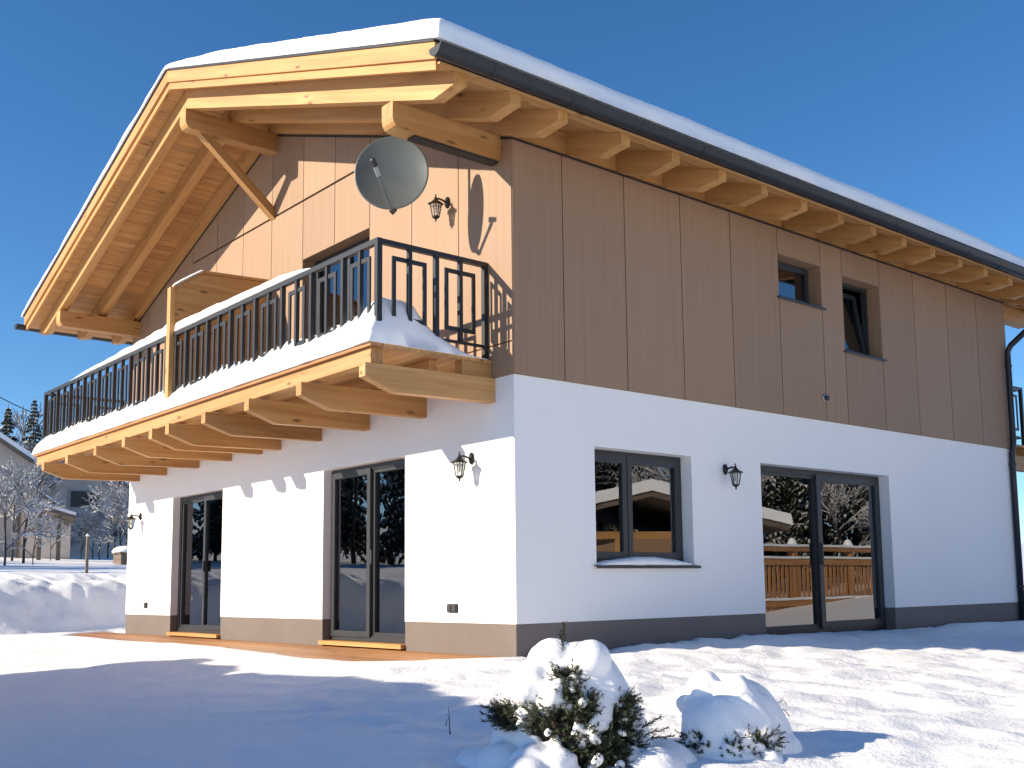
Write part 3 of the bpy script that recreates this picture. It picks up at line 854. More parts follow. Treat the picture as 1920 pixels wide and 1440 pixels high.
# ------------------------------------------------------------------ wall lanterns
def lantern(loc, rz, label):
    """old-style coach lantern; local -Y points away from the wall"""
    r = tag(empty('wall_lantern', loc, rz), label, 'lantern', 'black wall lanterns on the chalet')
    M = Matrix.Rotation(RAD(90), 3, 'X')
    MB().lathe([(.052, 0), (.055, .006), (.050, .016), (.030, .030), (.014, .040)], 18, (0, 0, 0), M @ Matrix.Diagonal((.80, 1.25, 1))).build('backplate', 'lamp_metal', r, True)
    MB().tube([(0, -.03, .0), (0, -.07, .012), (0, -.115, .018), (0, -.15, .012), (0, -.165, -.005)], [.011, .012, .012, .012, .014], 8).build('arm', 'lamp_metal', r, True)
    c = (0, -.165, 0)
    MB().lathe([(.004, .062), (.009, .05), (.006, .036), (.014, .026), (.020, .004), (.045, -.022), (.090, -.048), (.094, -.056), (.088, -.060), (.02, -.050)], 6, c).build('hood', 'lamp_metal', r)
    g = MB().lathe([(.060, -.060), (.036, -.200)], 6, c).build('glass_body', 'lamp_glass', r)
    mb = MB()
    for k in range(6):
        a = 2 * math.pi * k / 6; ca, sa = math.cos(a), math.sin(a)
        mb.tube([(.066 * ca, c[1] + .066 * sa, -.058), (.040 * ca, c[1] + .040 * sa, -.203)], .0055, 5)
    mb.build('glazing_bars', 'lamp_metal', r)
    MB().lathe([(.040, -.198), (.046, -.204), (.030, -.222), (.010, -.232), (.010, -.250), (.004, -.262)], 12, c).build('finial', 'lamp_metal', r, True)
    MB().lathe([(.011, -.06), (.011, -.10), (.016, -.12), (.012, -.15), (.004, -.158)], 8, c).build('bulb', 'white_plastic', r, True)
    return r
lantern((-.73, -.004, 2.13), 0, 'black wall lantern on sunny white wall near the house corner')
lantern((-10.36, -.004, 2.06), 0, 'black wall lantern at the far left end of the white wall')
lantern((-1.13, -CT - .004, 5.12), 0, 'black wall lantern on brown panels beside the satellite dish')
lantern((.004, 3.36, 2.145), RAD(90), 'black wall lantern on the shaded white wall between window and sliding door')

# ------------------------------------------------------------------ sockets and vent
def socket(x0, x1, z0, z1, label):
    r = tag(empty('wall_socket', ((x0 + x1) / 2, 0, z0)), label, 'socket', 'outdoor sockets')
    w = (x1 - x0) / 2; h = z1 - z0
    MB().box(-w, w, -.022, 0, 0, h).build('box', 'dark_plastic', r)
    k = max(1, round((x1 - x0) / .09))
    for i in range(k):
        a = -w + .008 + i * (2 * w / k); MB().box(a, a + 2 * w / k - .016, -.034, -.0225, .010, h - .012).build('flap', 'dark_plastic', r)
socket(-1.17, -1.0, .47, .565, 'wide dark double socket low on the wall right of the doors')
socket(-10.03, -9.93, .47, .57, 'small dark socket low on the wall at the far left')
r = tag(empty('wall_vent', (CT, 5.53, 3.27)), 'small round grey vent cap on the brown side panels', 'vent')
Mx = Matrix.Rotation(RAD(90), 3, 'Y')
MB().lathe([(.055, 0), (.058, .006), (.052, .012)], 18, (0, 0, 0), Mx).build('flange', 'galvanised', r, True)
MB().lathe([(.034, .012), (.036, .05), (.030, .056)], 16, (0, 0, -.008), Mx).build('cap', 'dark_plastic', r, True)

# ------------------------------------------------------------------ satellite dish
dc = Vector((-.99, -.875, 5.225))
nrm = Vector((.73, -.68, .03)).normalized()
dish = tag(empty('satellite_dish', dc), 'round grey satellite dish hanging under the gable eave', 'satellite dish')
Zd = nrm; Xd = Vector((0, 0, 1)).cross(Zd).normalized(); Yd = Zd.cross(Xd)
MD = Matrix((Xd, Yd, Zd)).transposed()
R0 = .41
prof = [(.001, -.075)] + [(R0 * t, -.075 * (1 - t * t)) for t in (.15, .3, .45, .6, .75, .88, .97)] + [(R0, 0), (R0 + .008, -.004), (R0 + .008, -.016), (R0 - .005, -.018)] + [(R0 * t, -.075 * (1 - t * t) - .014) for t in (.95, .8, .6, .4, .2)] + [(.001, -.089)]
MDs = MD @ Matrix.Diagonal((.97, 1.0, 1.0))
MB().lathe(prof, 56, (0, 0, 0), MDs).build('reflector', 'dish_grey', dish, True)
def dl(x, y, z): return MD @ Vector((x, y, z))
foot = dl(.02, -R0 - .05, .03); lnb = dl(-.13, -.02, .33)
MB().tube([dl(.02, -R0 + .02, -.10), foot, foot.lerp(lnb, .04)], .034, 4).build('arm_bracket', 'dark_plastic', dish)
MB().tube([foot, foot.lerp(lnb, .86)], .024, 4).build('feed_arm', 'dish_grey', dish)
MB().tube([foot.lerp(lnb, .72), foot.lerp(lnb, .90)], .027, 8).build('feed_clamp', 'galvanised', dish)
q = foot.lerp(lnb, .9); mb = MB()
mb.tube([q, lnb], .02, 8); mb.tube([lnb + (dl(0, 0, .05)), lnb - dl(0, 0, .07)], [.026, .030], 12)
mb.build('receiver', 'dark_plastic', dish, True)
mb = MB(); back = dl(0, 0, -.12); top = Vector((back.x, back.y, zs(dc.x + back.x) - dc.z - .004))
mb.tube([dl(0, 0, -.088), back], .035, 10)
mb.tube([back - Vector((0, 0, .22)), back, top], .021, 10)
mb.build('mast', 'galvanised', dish, True)
MB().lathe([(.06, top.z - .012), (.06, top.z)], 14, (top.x, top.y, 0)).build('ceiling_plate', 'galvanised', dish)

# ------------------------------------------------------------------ bushes under snow
def blob_mesh(name, balls, voxel, parent, mat, amp=.012, nsc=7, seed=0, bm=None):
    """snow cushion: spheres merged by voxel remesh, smoothed and roughened"""
    bm = bm or bmesh.new()
    for (x, y, z, r, *s) in balls:
        sz = s[0] if s else 1.0
        g = bmesh.ops.create_icosphere(bm, subdivisions=3, radius=r)
        for v in g['verts']: v.co = Vector((v.co.x + x, v.co.y + y, v.co.z * sz + z))
    me = bpy.data.meshes.new(name); bm.to_mesh(me); bm.free()
    o = bpy.data.objects.new(name, me); COL.objects.link(o)
    md = o.modifiers.new('r', 'REMESH'); md.mode = 'VOXEL'; md.voxel_size = voxel
    sm = o.modifiers.new('s', 'SMOOTH'); sm.factor = .5; sm.iterations = 5
    dg = bpy.context.evaluated_depsgraph_get(); ev = o.evaluated_get(dg)
    m2 = bpy.data.meshes.new_from_object(ev); bpy.data.objects.remove(o); bpy.data.meshes.remove(me)
    n_ = len(m2.vertices); co = np.empty(n_ * 3, np.float32); m2.vertices.foreach_get('co', co); co = co.reshape(-1, 3)
    no = np.empty(n_ * 3, np.float32); m2.vertices.foreach_get('normal', no); no = no.reshape(-1, 3)
    h = fbm(co[:, 0] * nsc + co[:, 2] * nsc * .7, co[:, 1] * nsc + co[:, 2] * nsc * .6, 1, seed, 4)
    co += no * (h * amp)[:, None]
    m2.vertices.foreach_set('co', co.ravel()); m2.name = name
    m2.materials.clear()
    return link(name, m2, mat, parent, True)
def sprays(name, pts, parent, mat, seed, per=26, ln=.10, wd=.006, up=.25):
    """conifer twigs: at every point a small twig with needles left and right"""
    rng = random.Random(seed); v = []; f = []
    for (p, d) in pts:
        p = Vector(p); d = Vector(d).normalized()
        s = d.cross(Vector((rng.uniform(-1, 1), rng.uniform(-1, 1), rng.uniform(-1, 1)))).normalized(); w = d.cross(s)
        k = len(v); e = p + d * ln * 1.25
        v += [p - s * .002, p + s * .002, e]; f.append((k, k + 1, k + 2))
        for j in range(per):
            t = j / per; q = p + d * ln * 1.2 * t
            a = rng.uniform(0, 6.28); o = (s * math.cos(a) + w * math.sin(a)); nd = (o * .85 + d * .75).normalized()
            l_ = ln * .30 * (1.1 - .5 * t) * rng.uniform(.7, 1.2); wv = nd.cross(d).normalized() * wd * .5
            k = len(v); v += [q - wv, q + wv, q + nd * l_ + wv * .4, q + nd * l_ - wv * .4]; f.append((k, k + 1, k + 2, k + 3))
    me = bpy.data.meshes.new(name); me.from_pydata([tuple(x) for x in v], [], f)
    return link(name, me, mat, parent)

# local frame of the bushes: a = towards the right of the photo, b = away from the camera
def cam_frame(x, y):
    fw = Vector((x - CAM.x, y - CAM.y, 0)).normalized(); rt = Vector((fw.y, -fw.x, 0)); return rt, fw
def snow_bush(x, y, label, A, B, H, dark, extra, seed, rball, dens):
    '''dome of snow over an evergreen: (a, z) windows listed in dark stay open and show the needles'''
    z0 = gz(x, y); rt, fw = cam_frame(x, y); rng = random.Random(seed)
    root = tag(empty('snowy_bush', (x, y, z0)), label, 'bush')
    P = lambda a, b, z: tuple((rt * a + fw * b)[:2]) + (z,)
    def isdark(a, z, m=1.0): return any(((a - c) / (ra * m)) ** 2 + ((z - d) / (rz * m)) ** 2 < 1 for c, d, ra, rz in dark)
    balls = []
    bm = bmesh.new(); bmesh.ops.create_icosphere(bm, subdivisions=5, radius=1.0)
    vs_ = np.array([v.co[:] for v in bm.verts]); o_ = seed * 1.7
    low = fbm(vs_[:, 0] * 1.5 + vs_[:, 2] * 1.1 + o_, vs_[:, 1] * 1.5 - vs_[:, 2] * .9, 1, seed, 2)
    mid = fbm(vs_[:, 0] * 4 + vs_[:, 2] * 2.6 + o_, vs_[:, 1] * 4 - vs_[:, 2] * 2.2, 1, seed + 3, 3)
    edge = fbm(vs_[:, 0] * 7 + o_, vs_[:, 2] * 7, 1, seed + 7, 3)
    kill = []
    for v, lo_, mi_, ed_ in zip(bm.verts, low, mid, edge):
        f_ = 1 + .15 * lo_ + .07 * mi_
        a, b, z = v.co.x * A * f_, v.co.y * B * f_, v.co.z * H * f_
        if z < -.16 or (b < .05 and isdark(a, z, .86 + .60 * ed_)): kill.append(v)
        v.co = Vector(P(a, b, z))
    bmesh.ops.delete(bm, geom=kill, context='VERTS')
    bmesh.ops.delete(bm, geom=[v for v in bm.verts if not v.link_faces], context='VERTS')
    bm.verts.index_update()
    ov = [v.co.copy() for v in bm.verts]; of = [tuple(v.index for v in f.verts) for f in bm.faces]
    be = [tuple(l_.vert.index for l_ in (e.link_loops[0], e.link_loops[0].link_loop_next)) for e in bm.edges if len(e.link_faces) == 1]
    bm.free(); n_ = len(ov); bm = bmesh.new()
    nv = [bm.verts.new(c) for c in ov] + [bm.verts.new(c * max(.1, 1 - rball / max(c.length, .05))) for c in ov]
    for f in of: bm.faces.new([nv[k] for k in f]); bm.faces.new([nv[k + n_] for k in reversed(f)])
    for a_, b_ in be:
        try: bm.faces.new([nv[b_], nv[a_], nv[a_ + n_], nv[b_ + n_]])
        except ValueError: pass
    dome = bm
    for a, b, z, r in extra: balls.append((*P(a, b, z), r))
    for i in range(26):
        c, d, ra, rz = rng.choice(dark); t = rng.uniform(0, 6.283); q = math.sqrt(rng.random())
        a = c + ra * q * math.cos(t); z = d + rz * q * math.sin(t)
        b = -B * math.sqrt(max(1 - (a / A) ** 2 - (max(z, 0) / H) ** 2, .02)) * rng.uniform(.98, 1.10)
        rr = rng.uniform(.016, .034)
        balls += [(*P(a, b, z), rr), (*P(a + rr * rng.uniform(-1, 1), b, z - rr * .5), rr * .8)]
    blob_mesh('snow_cap', balls, .0135, root, 'snow_soft', .012, 9, seed, dome)['kind'] = 'stuff'
    pts = []
    for i in range(dens):
        c, d, ra, rz = rng.choice(dark); t = rng.uniform(0, 6.283); q = math.sqrt(rng.random()) * .98
        a = c + ra * q * math.cos(t); z = d + rz * q * math.sin(t)
        rad2 = 1 - (a / A) ** 2 - (max(z, 0) / H) ** 2
        b = -B * math.sqrt(max(rad2, .02)) * rng.uniform(.6, .98)
        pts.append((P(a, b, z), rt * (a * 1.3 + rng.uniform(-.3, .3)) + fw * (b * 1.2 + rng.uniform(-.3, .2)) + Vector((0, 0, rng.uniform(-.15, .5)))))
    sprays('foliage', pts, root, 'yew', seed + 1, per=24, ln=.085)['kind'] = 'stuff'
    mb = MB(); mb.lathe([(.02, -.25), (.70 * A, -.2), (.74 * A, .10 * H), (.62 * A, .45 * H), (.35 * A, .72 * H), (.01, .8 * H)], 18, (0, 0, 0)); mb.build('inner_branches', 'bark', root, True)
    return root, P, rt, fw
B1, P1, rt, fw = snow_bush(3.83, -2.70, 'larger evergreen bush under a heavy dome of snow in the foreground', .43, .38, .63,
    [(-.14, .24, .19, .085), (-.03, .41, .06, .09), (-.36, .24, .06, .06), (.04, .06, .13, .15), (.20, .06, .17, .13), (.27, .25, .05, .09), (.06, .30, .06, .05)],
    [(-.24, -.10, .43, .13), (-.12, -.02, .53, .15), (-.32, .0, .36, .12), (-.27, -.16, .38, .09), (.10, -.14, .55, .12), (-.12, -.27, .36, .07), (-.15, -.27, .30, .05), (.03, -.30, .17, .05), (.05, -.31, .11, .04), (.14, -.30, .13, .022), (.10, -.31, .03, .026),
     (-.22, -.36, -.03, .15), (-.10, -.40, -.01, .12), (-.40, -.20, -.08, .19), (-.03, -.43, -.10, .12), (.45, -.22, -.12, .20), (.52, -.05, -.13, .22), (-.52, -.1, -.12, .20), (-.26, -.48, -.12, .19)], 81, .07, 820)
sprays('twig_tip', [(P1(a, b, z), rt * da + fw * db + Vector((0, 0, dz))) for a, b, z, da, db, dz in ((-.06, -.16, .60, 0, -.3, 1), (-.05, -.17, .63, .05, -.2, 1), (.40, -.20, .14, 1, -.2, .3), (.43, -.18, .12, 1, -.2, .1), (.38, -.22, .18, .8, -.4, .5), (-.40, -.14, .26, -1, -.2, .4), (-.38, -.18, .22, -1, -.4, .1), (-.41, -.12, .20, -1, -.2, .6))], B1, 'yew', 6, per=40, ln=.12, wd=.008)['kind'] = 'stuff'
B2, P2, rt, fw = snow_bush(4.25, -1.78, 'smaller bush almost buried in snow, right of the larger one', .33, .30, .40,
    [(-.20, .03, .07, .06), (.0, .0, .05, .05), (.15, .04, .10, .055)],
    [(-.16, .05, .34, .11), (-.24, .08, .26, .10), (.30, -.02, -.03, .12), (-.10, -.26, -.07, .09), (.06, -.28, -.07, .09), (.22, -.27, -.06, .08), (-.28, -.18, -.08, .12)], 91, .06, 170)
def dead_twig(x, y, h, lean, label, n_=6, seed=1):
    rng = random.Random(seed); z = gz(x, y) - .03
    r = tag(empty('dry_twig', (x, y, z)), label, 'twig')
    rt, fw = cam_frame(x, y); mb = MB()
    stem = [Vector((0, 0, 0)), rt * lean * .4 + Vector((0, 0, h * .6)), rt * lean + Vector((0, 0, h))]
    mb.tube(stem, [.004, .003, .0015], 5); mb.build('stem', 'bark', r)
    m2 = MB()
    for i in range(n_):
        t = .35 + .6 * i / n_; q = stem[0].lerp(stem[2], t)
        d = rt * rng.uniform(-.3, 1) * .10 + Vector((0, 0, rng.uniform(-.12, .02))) + fw * rng.uniform(-.05, .05)
        m2.tube([q, q + d * .6 + Vector((0, 0, .02)), q + d], [.0025, .002, .003], 4)
    m2.build('side_twigs', 'bark', r)
dead_twig(4.12, -1.32, .22, .14, 'dry twig poking out of the snow above the smaller bush', 7, 3)
dead_twig(3.55, -1.0, .24, .03, 'small snow-dusted seedling behind the smaller bush', 8, 5)
dead_twig(2.95, -2.95, .20, -.01, 'single thin stalk in the shaded snow left of the bush', 2, 7)

# ------------------------------------------------------------------ trees
def conifer_proto(h, seed, dens=1.0):
    rng = random.Random(seed); r = empty('conifer')
    MB().tube([(0, 0, -.6), (0, 0, h * .35), (0, 0, h)], [h * .013, h * .009, .01], 7).build('trunk', 'bark', r, True)
    v = []; f = []; v2 = []; f2 = []
    z = h * .10
    while z < h * .985:
        t = 1 - z / h; R = h * .20 * t ** .85 + .06; nb = int((5 + 6 * t) * dens) + 2
        for i in range(nb):
            a = rng.uniform(0, 6.283); rr = R * rng.uniform(.7, 1.1); droop = rr * rng.uniform(.18, .42)
            d = Vector((math.cos(a), math.sin(a), 0)); s = Vector((-d.y, d.x, 0)); nseg = max(3, int(rr / .22))
            for j in range(nseg):
                u = (j + .6) / nseg; p = d * rr * u + Vector((0, 0, z - droop * u * u))
                wdt = rr * .30 * (1.1 - u) + .08
                for side in (-1, 1):
                    tip = p + s * side * wdt * rng.uniform(.7, 1.2) + d * .16 * rr + Vector((0, 0, -.10 * rr - rng.uniform(0, .12)))
                    q = p + d * rr * .28 / nseg * 3
                    k = len(v); v += [p, q, tip]; f.append((k, k + 1, k + 2))
                    k = len(v); hang = Vector((0, 0, -rng.uniform(.06, .22))); v += [p, tip, (p + tip) / 2 + hang]; f.append((k, k + 1, k + 2))
                    if rng.random() < .92:
                        up_ = Vector((0, 0, .05 + .03 * rng.random())); k = len(v2); sc_ = rng.uniform(.7, 1.05)
                        v2 += [p + up_, p + (q - p) * sc_ + up_ * .8, p + (tip - p) * sc_ + up_ * .7]; f2.append((k, k + 1, k + 2))
        z += h * .022 + .12 * t
    me = bpy.data.meshes.new('crown'); me.from_pydata([tuple(x) for x in v], [], f); link('crown', me, 'needles', r)
    me = bpy.data.meshes.new('snow'); me.from_pydata([tuple(x) for x in v2], [], f2); link('branch_snow', me, 'frost', r)
    return r
def broadleaf_proto(h, seed, spread=.42, snow=.6):
    rng = random.Random(seed); r = empty('bare_tree'); tr = MB(); cr = MB(); v2 = []; f2 = []
    def grow(p, d, ln, rad, lev):
        q = p + d * ln * .5 + Vector((rng.uniform(-.06, .06), rng.uniform(-.06, .06), 0)) * ln; e = p + d * ln
        (tr if lev < 2 else cr).tube([p, q, e], [rad, rad * .85, rad * .68], 6 if lev < 2 else 3, cap=False)
        if lev >= 1 and rng.random() < snow + .2 * lev:
            sd = d.cross(Vector((0, 0, 1)));
            if sd.length > .05:
                sd.normalize(); w = max(rad * 1.1, .026); up_ = Vector((0, 0, rad * .9 + .01)); k = len(v2)
                v2.extend([p - sd * w + up_, p + sd * w + up_, e + sd * w * .7 + up_, e - sd * w * .7 + up_]); f2.append((k, k + 1, k + 2, k + 3))
                k = len(v2); o = Vector((0, 0, w * 2.0)); v2.extend([p + up_ - o, p + up_ + o * .7, e + up_ + o * .5, e + up_ - o * .5]); f2.append((k, k + 1, k + 2, k + 3))
        if lev >= 4:
            for i_ in range(3):
                c_ = p.lerp(e, rng.random()) + Vector((rng.uniform(-1, 1), rng.uniform(-1, 1), rng.uniform(-1, 1))) * .10
                u_ = Vector((rng.uniform(-1, 1), rng.uniform(-1, 1), rng.uniform(-1, 1))).normalized() * rng.uniform(.03, .075); w_ = u_.orthogonal().normalized() * rng.uniform(.02, .05)
                k = len(v2); v2.extend([c_ - u_, c_ + w_, c_ + u_, c_ - w_]); f2.append((k, k + 1, k + 2, k + 3))
        if lev >= 5 or ln < .16: return
        nb = 3 if lev < 3 else rng.choice((2, 3, 3))
        for i in range(nb):
            a = rng.uniform(0, 6.283); tilt = rng.uniform(.35, .95) if i else rng.uniform(.05, .35)
            s = d.orthogonal().normalized(); s = Matrix.Rotation(a, 3, d) @ s
            nd = (d * math.cos(tilt) + s * math.sin(tilt) + Vector((0, 0, .08))).normalized()
            grow(p + d * ln * rng.uniform(.62, 1.0) if i else e, nd, ln * rng.uniform(.62, .82), rad * .62, lev + 1)
    grow(Vector((0, 0, -.5)), Vector((0, 0, 1)), h * .26 + .5, h * .0125, 0)
    tr.build('trunk', 'bark', r, True, False); cr.build('crown', 'twig', r, False, False)
    me = bpy.data.meshes.new('snow'); me.from_pydata([tuple(x) for x in v2], [], f2); link('branch_snow', me, 'frost', r)
    return r
CON = [conifer_proto(9, 1), conifer_proto(12, 2, .9), conifer_proto(7, 3, 1.1)]
BRO = [broadleaf_proto(7, 11), broadleaf_proto(6, 12), broadleaf_proto(8, 15, .5, .8)]
used = set()
def plant(proto, x, y, s, label, group, rz=None, dz=0):
    o = proto if proto.name not in used else copy_tree(proto)
    used.add(proto.name); used.add(o.name)
    o.location = (x, y, gz(x, y) + dz); o.scale = (s, s, s * random.uniform(.95, 1.1)); o.rotation_euler = (0, 0, random.uniform(0, 6.28) if rz is None else rz)
    return tag(o, label, 'tree', group)
def sight(u, v, d):
    """point d metres away (measured on the ground) in the direction of photo column u, row v"""
    M = cam.matrix_world.to_3x3(); q = M @ Vector(((u - 1041.15) / 2022.99, -(v - 855.43) / 2022.99, -1)); q = q / math.hypot(q.x, q.y); return CAM + q * d
def at(u, d): return tuple(sight(u, 1100, d)[:2])
GB = 'trees on the far left behind the field'
for (u, d, P, s, lab) in ((50, 66, CON[1], .66, 'snow-dusted conifer rising behind the grey barn, left one'), (112, 68, CON[0], .80, 'snow-dusted conifer behind the grey barn, right of its neighbour'),
                          (0, 64, CON[0], .90, 'snowy conifer behind the barn at the left picture edge'),
                          (42, 42, BRO[0], .60, 'frosted bare tree standing in front of the grey barn'), (6, 39, BRO[1], .55, 'frosted shrubby tree at the left picture edge before the barn'),
                          (60, 40, BRO[1], .30, 'low frosted shrub in front of the barn wall'), (212, 46, BRO[1], .50, 'small frosted tree before the far house with the big window'), (238, 47, BRO[2], .55, 'frosted tree between the far house and the chalet corner'),
                          (92, 47, BRO[2], .22, 'little frosted shrub at the porch post of the barn'), (150, 50, BRO[0], .24, 'little frosted shrub under the small windows of the far house'), (186, 50, BRO[2], .30, 'frosted sapling before the far house wall'), (100, 50, BRO[0], .34, 'frosted bush between porch and far house'), (128, 52, BRO[1], .40, 'frosted bush left of the big window of the far house'), (172, 51, BRO[1], .36, 'frosted sapling right of the big far window'), (200, 52, BRO[0], .42, 'frosted bush before the right far window'), (222, 50, BRO[2], .40, 'frosted bush near the chalet corner'), (20, 46, BRO[2], .50, 'frosted tree close to the barn gable'),
                          (135, 63, BRO[0], .85, 'frosted tree left behind the far house'), (160, 66, BRO[1], .95, 'frosted tree behind the far house ridge'), (185, 63, BRO[2], .85, 'frosted tree right behind the far house'), (88, 64, BRO[1], 1.0, 'frosted tree behind the barn eave'), (70, 67, BRO[0], 1.05, 'frosted tree behind the barn roof'), (25, 68, BRO[2], 1.0, 'frosted tree behind the upper barn roof'), (110, 61, BRO[2], .72, 'tall frosted bare tree behind the far house roof'), (225, 70, BRO[0], .9, 'frosted bare tree behind the right end of the far house')):
    x, y = at(u, d); plant(P, x, y, s, lab, GB)

# ------------------------------------------------------------------ far houses on the left
class Far:
    """house turned to the photographer; pt() gives local x, z of a photo pixel on the plane local y"""
    def __init__(s, u, d):
        x, y = at(u, d); v = Vector((CAM.x - x, CAM.y - y, 0)).normalized()
        s.loc = Vector((x, y, gz(x, y))); s.rz = math.atan2(v.y, v.x) + math.pi / 2
        s.Mi = Matrix.Rotation(-s.rz, 3, 'Z')
    def pt(s, u, v, y=0.0):
        a = s.Mi @ (CAM - s.loc); b = s.Mi @ (sight(u, v, 10) - s.loc); t = (y - a.y) / (b.y - a.y); q = a + (b - a) * t
        return (q.x, q.z)
def far_window(parent, F, u0, u1, v0, v1, y, mull=0):
    (x0, z1), (x1, z0) = F.pt(u0, v0, y), F.pt(u1, v1, y)
    w = rect_frame(MB(), 1, y, -.06, .05, x0, x1, z0, z1, .09).build('window', 'far_frame', parent)
    if mull: MB().box((x0 + x1) / 2 - .05, (x0 + x1) / 2 + .05, y - .055, y + .05, z0 + .09, z1 - .09).build('mullion', 'far_frame', w)
    MB().box(x0 + .08, x1 - .08, y - .02, y - .006, z0 + .08, z1 - .08).build('pane', 'far_pane', w)
def slab(parent, name, mat, p0, p1, y0, y1, th, up=0):
    """sloping roof slab between two x,z points"""
    (xa, za), (xb, zb_) = p0, p1
    return MB().prism([(xa, za + up), (xb, zb_ + up), (xb, zb_ + up + th), (xa, za + up + th)], 1, y0, y1).build(name, mat, parent)
F = Far(40, 52)
barn = tag(empty('barn', F.loc, F.rz), 'large grey barn with steep snowy roof at the far left', 'barn')
ev = F.pt(96, 893); rg = F.pt(-150, 730); wl = F.pt(84, 900)[0]; far_l = 2 * rg[0] - ev[0]
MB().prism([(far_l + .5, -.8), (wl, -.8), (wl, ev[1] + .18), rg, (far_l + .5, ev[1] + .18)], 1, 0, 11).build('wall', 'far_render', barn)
for a, b in ((rg, ev), ((far_l, ev[1]), rg)):
    slab(barn, 'roof', 'old_wood', a, b, -.5, 11.4, .16)
    slab(barn, 'roof_snow', 'snow_soft', a, b, -.52, 11.4, .22, .163)
a, b, c = F.pt(40, 905, -2.2), F.pt(104, 950, -2.2), F.pt(110, 953, -2.2)
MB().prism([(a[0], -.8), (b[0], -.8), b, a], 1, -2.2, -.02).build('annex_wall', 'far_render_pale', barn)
slab(barn, 'annex_roof', 'old_wood', a, c, -2.4, -.02, .10, .02)
slab(barn, 'annex_snow', 'snow_soft', a, c, -2.42, -.02, .08, .123)
MB().box(a[0] - .1, a[0] + .04, -2.30, -2.22, -.5, a[1]).build('downpipe', 'old_wood', barn)
a, b = F.pt(72, 953, -4.5), F.pt(142, 974, -4.5)
slab(barn, 'porch_roof', 'old_wood', a, b, -4.6, -2.45, .15)
slab(barn, 'porch_snow', 'snow_soft', a, b, -4.65, -2.45, .12, .153)
for u in (72, 108):
    x0, x1 = F.pt(u, 960, -4.5)[0], F.pt(u + 8, 960, -4.5)[0]
    MB().box(x0, x1, -4.5, -4.3, -.6, a[1] + (b[1] - a[1]) * (x1 - a[0]) / (b[0] - a[0]) - .02).build('post', 'old_wood', barn)
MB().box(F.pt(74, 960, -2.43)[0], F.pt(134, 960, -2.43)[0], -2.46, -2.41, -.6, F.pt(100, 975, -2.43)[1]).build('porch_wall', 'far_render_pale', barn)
F = Far(165, 56)
hs = tag(empty('far_house', F.loc, F.rz), 'grey two-storey house with one big dark window at the far left', 'house')
a, b, c = F.pt(82, 930, .12), F.pt(262, 930, .12), F.pt(160, 868, .12)
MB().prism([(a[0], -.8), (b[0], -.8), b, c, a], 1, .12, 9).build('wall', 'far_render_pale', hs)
a, b = F.pt(72, 937, -.6), F.pt(272, 937, -.6); c = (c[0], c[1] + .05)
for p, q in ((c, b), (a, c)):
    slab(hs, 'roof', 'old_wood', p, q, -.7, 9.4, .18)
    slab(hs, 'roof_snow', 'snow_soft', p, q, -.72, 9.4, .24, .183)
far_window(hs, F, 129, 189, 917, 955, .12)
far_window(hs, F, 144, 169, 986, 1009, .12, 1)
far_window(hs, F, 196, 223, 986, 1009, .12, 1)
a, b = F.pt(88, 968, 0), F.pt(250, 972, 0)
MB().box(a[0], b[0], .0, .118, b[1], a[1]).build('storey_band', 'far_frame', hs)
# marker post, little snow-capped bin
x, y = at(161, 31); zg = gz(x, y)
pole = tag(empty('marker_post', (x, y, zg)), 'thin weathered wooden post standing in the snow field', 'post')
MB().tube([(0, 0, -.4), (.01, 0, .5), (0, .01, .98)], [.045, .042, .04], 8).oriented('shaft', 'old_wood', pole, (0, 0, 0), (0, 0, 1), (1, 0, 0))
MB().lathe([(.045, .975), (.05, .99), (.03, 1.03), (.004, 1.045)], 10).build('snow_cap', 'snow_soft', pole, True)
x, y = at(236, 43); zg = gz(x, y)
kb = tag(empty('grit_bin', (x, y, zg)), 'small dark bin with snow cap beside the chalet corner', 'bin')
MB().box(-.40, .40, -.35, .35, -.3, .38).build('box', 'old_wood', kb); MB().box(-.45, .45, -.40, .40, .382, .43).build('lid', 'old_wood', kb)
MB().lathe([(.50, .43), (.53, .47), (.46, .58), (.30, .66), (.01, .69)], 14).build('snow_cap', 'snow_soft', kb, True)
# overhead line between two poles, both out of sight
pa, pb = sight(0, 745, 36), sight(98, 785, 41)
dv = (pb - pa)
path = [pa + dv * t + Vector((0, 0, .25 * ((t - .5) ** 2 - .25))) for t in np.linspace(-2.0, 3.0, 26)]
cb = tag(empty('power_line', path[0]), 'thin overhead cable crossing the sky at the far left', 'cable')
MB().tube([q - path[0] for q in path], .016, 5).build('wire', 'cable', cb)

# ------------------------------------------------------------------ surroundings seen in the window panes
fx = 13.6; gzf = gz(fx, 26)
fence = tag(empty('wooden_fence', (fx, 26, gzf)), 'snow-topped wooden fence mirrored in the sliding door', 'fence')
def frel(o):
    o.matrix_parent_inverse = Matrix.Translation((fx, 26, 0)).inverted(); return o
F0, F1 = 20.5, 33.5
for y in np.arange(F0, F1 + .1, 3.25):
    frel(MB().box(fx - .12, fx + .12, y - .12, y + .12, -.8, 1.80).oriented('post', 'fence_wood', fence, (fx, y, 0), (0, 0, 1), (1, 0, 0)))
    frel(MB().lathe([(.16, 1.80), (.18, 1.88), (.10, 2.05), (.005, 2.1)], 8, (fx, y, 0)).build('snow_cap', 'snow_soft', fence))
for z, h in ((-.25, .22), (1.15, .22), (1.62, .16)):
    frel(MB().box(fx - .17, fx - .122, F0, F1, z, z + h).oriented('rail', 'fence_wood', fence, (fx, F0, z), (0, 1, 0)))
    frel(MB().box(fx - .20, fx - .10, F0, F1, z + h + .002, z + h + .08).build('snow_strip', 'snow_soft', fence))
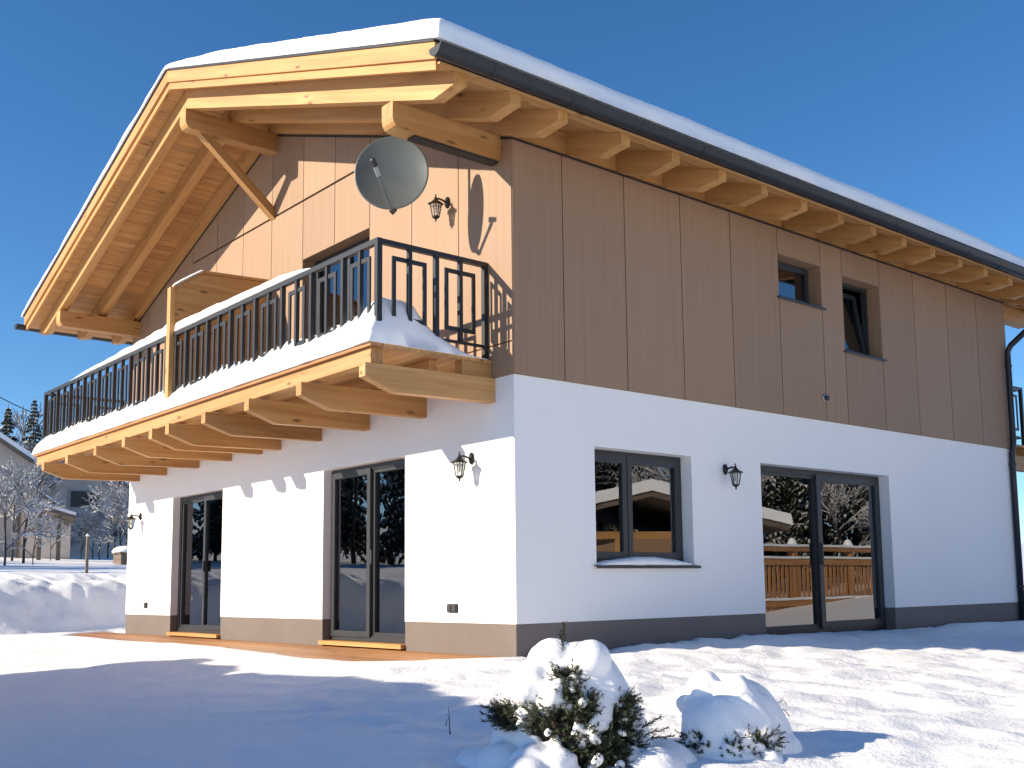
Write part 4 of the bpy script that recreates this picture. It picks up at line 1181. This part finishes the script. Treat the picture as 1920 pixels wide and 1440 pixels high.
for i, y in enumerate(np.arange(F0 + .05, F1, .24)):
    frel(MB().box(fx - .119, fx - .085, y, y + .13, -.4, 1.30).oriented('pale', 'fence_wood', fence, (fx, y, .1), (0, 0, 1), (1, 0, 0)))
for o in fence.children: o.location.z += gzf
nb = tag(empty('neighbour_chalet', (18.5, 21.0, gz(18.5, 21)), RAD(-62)), 'white chalet with wooden porch mirrored in the ground-floor window', 'house')
MB().box(-4, 4, 0, 7, -.6, 2.7).build('wall', 'neighbour_wall', nb)
MB().box(-4.02, 4.02, -.02, .0, 2.0, 2.7).build('panel', 'cladding', nb)
for s in (1, -1):
    MB().prism([(0, 3.9), (s * 5.2, 2.7), (s * 5.2, 2.9), (0, 4.1)], 1, -1.9, 8).build('roof', 'old_wood', nb)
    MB().prism([(0, 4.103), (s * 5.3, 2.903), (s * 5.25, 3.3), (0, 4.5)], 1, -2.0, 8).build('roof_snow', 'snow_soft', nb)
for xx in (-3.6, -1.2, 1.2, 3.6):
    MB().box(xx - .09, xx + .09, -1.7, -1.52, -.6, 2.7).build('porch_post', 'spruce', nb)
MB().box(-4.2, 4.2, -1.72, -1.5, 2.45, 2.7).build('porch_beam', 'spruce', nb)
GR = 'snowy trees around the neighbouring plots'
rng = random.Random(21)
spots = []
LD = 'snow-dusted tree of the dark wood mirrored in the terrace doors'; LS = 'snow-dusted tree behind the fence mirrored in the sliding door'; LF = 'snow-dusted tree farther up the neighbouring slope'
for i in range(18):
    t = i / 17; spots.append((-30.5 - 7.5 * t + rng.uniform(-.8, .8) - (i % 2) * 2.0, -22 + 14.5 * t + rng.uniform(-.8, .8), LD, (0, 2, 3, 3, 4)))
for i in range(16): spots.append((17.5 + (i % 2) * 2.5 + rng.uniform(-1, 1), 25.5 + i * .95 + rng.uniform(-.6, .6), LS, (0, 1, 2, 3, 5)))
for i in range(12): spots.append((rng.uniform(26, 38), rng.uniform(22, 34), LF, (0, 2, 3, 4)))
for i in range(4): spots.append((rng.uniform(18, 30), rng.uniform(8, 15), LF, (2, 4)))
for (x, y, lab, kinds) in spots:
    plant((BRO + CON)[rng.choice(kinds)], x, y, rng.uniform(.85, 1.25) * (.62 if lab == LD and y > -15 else 1), lab, GR)
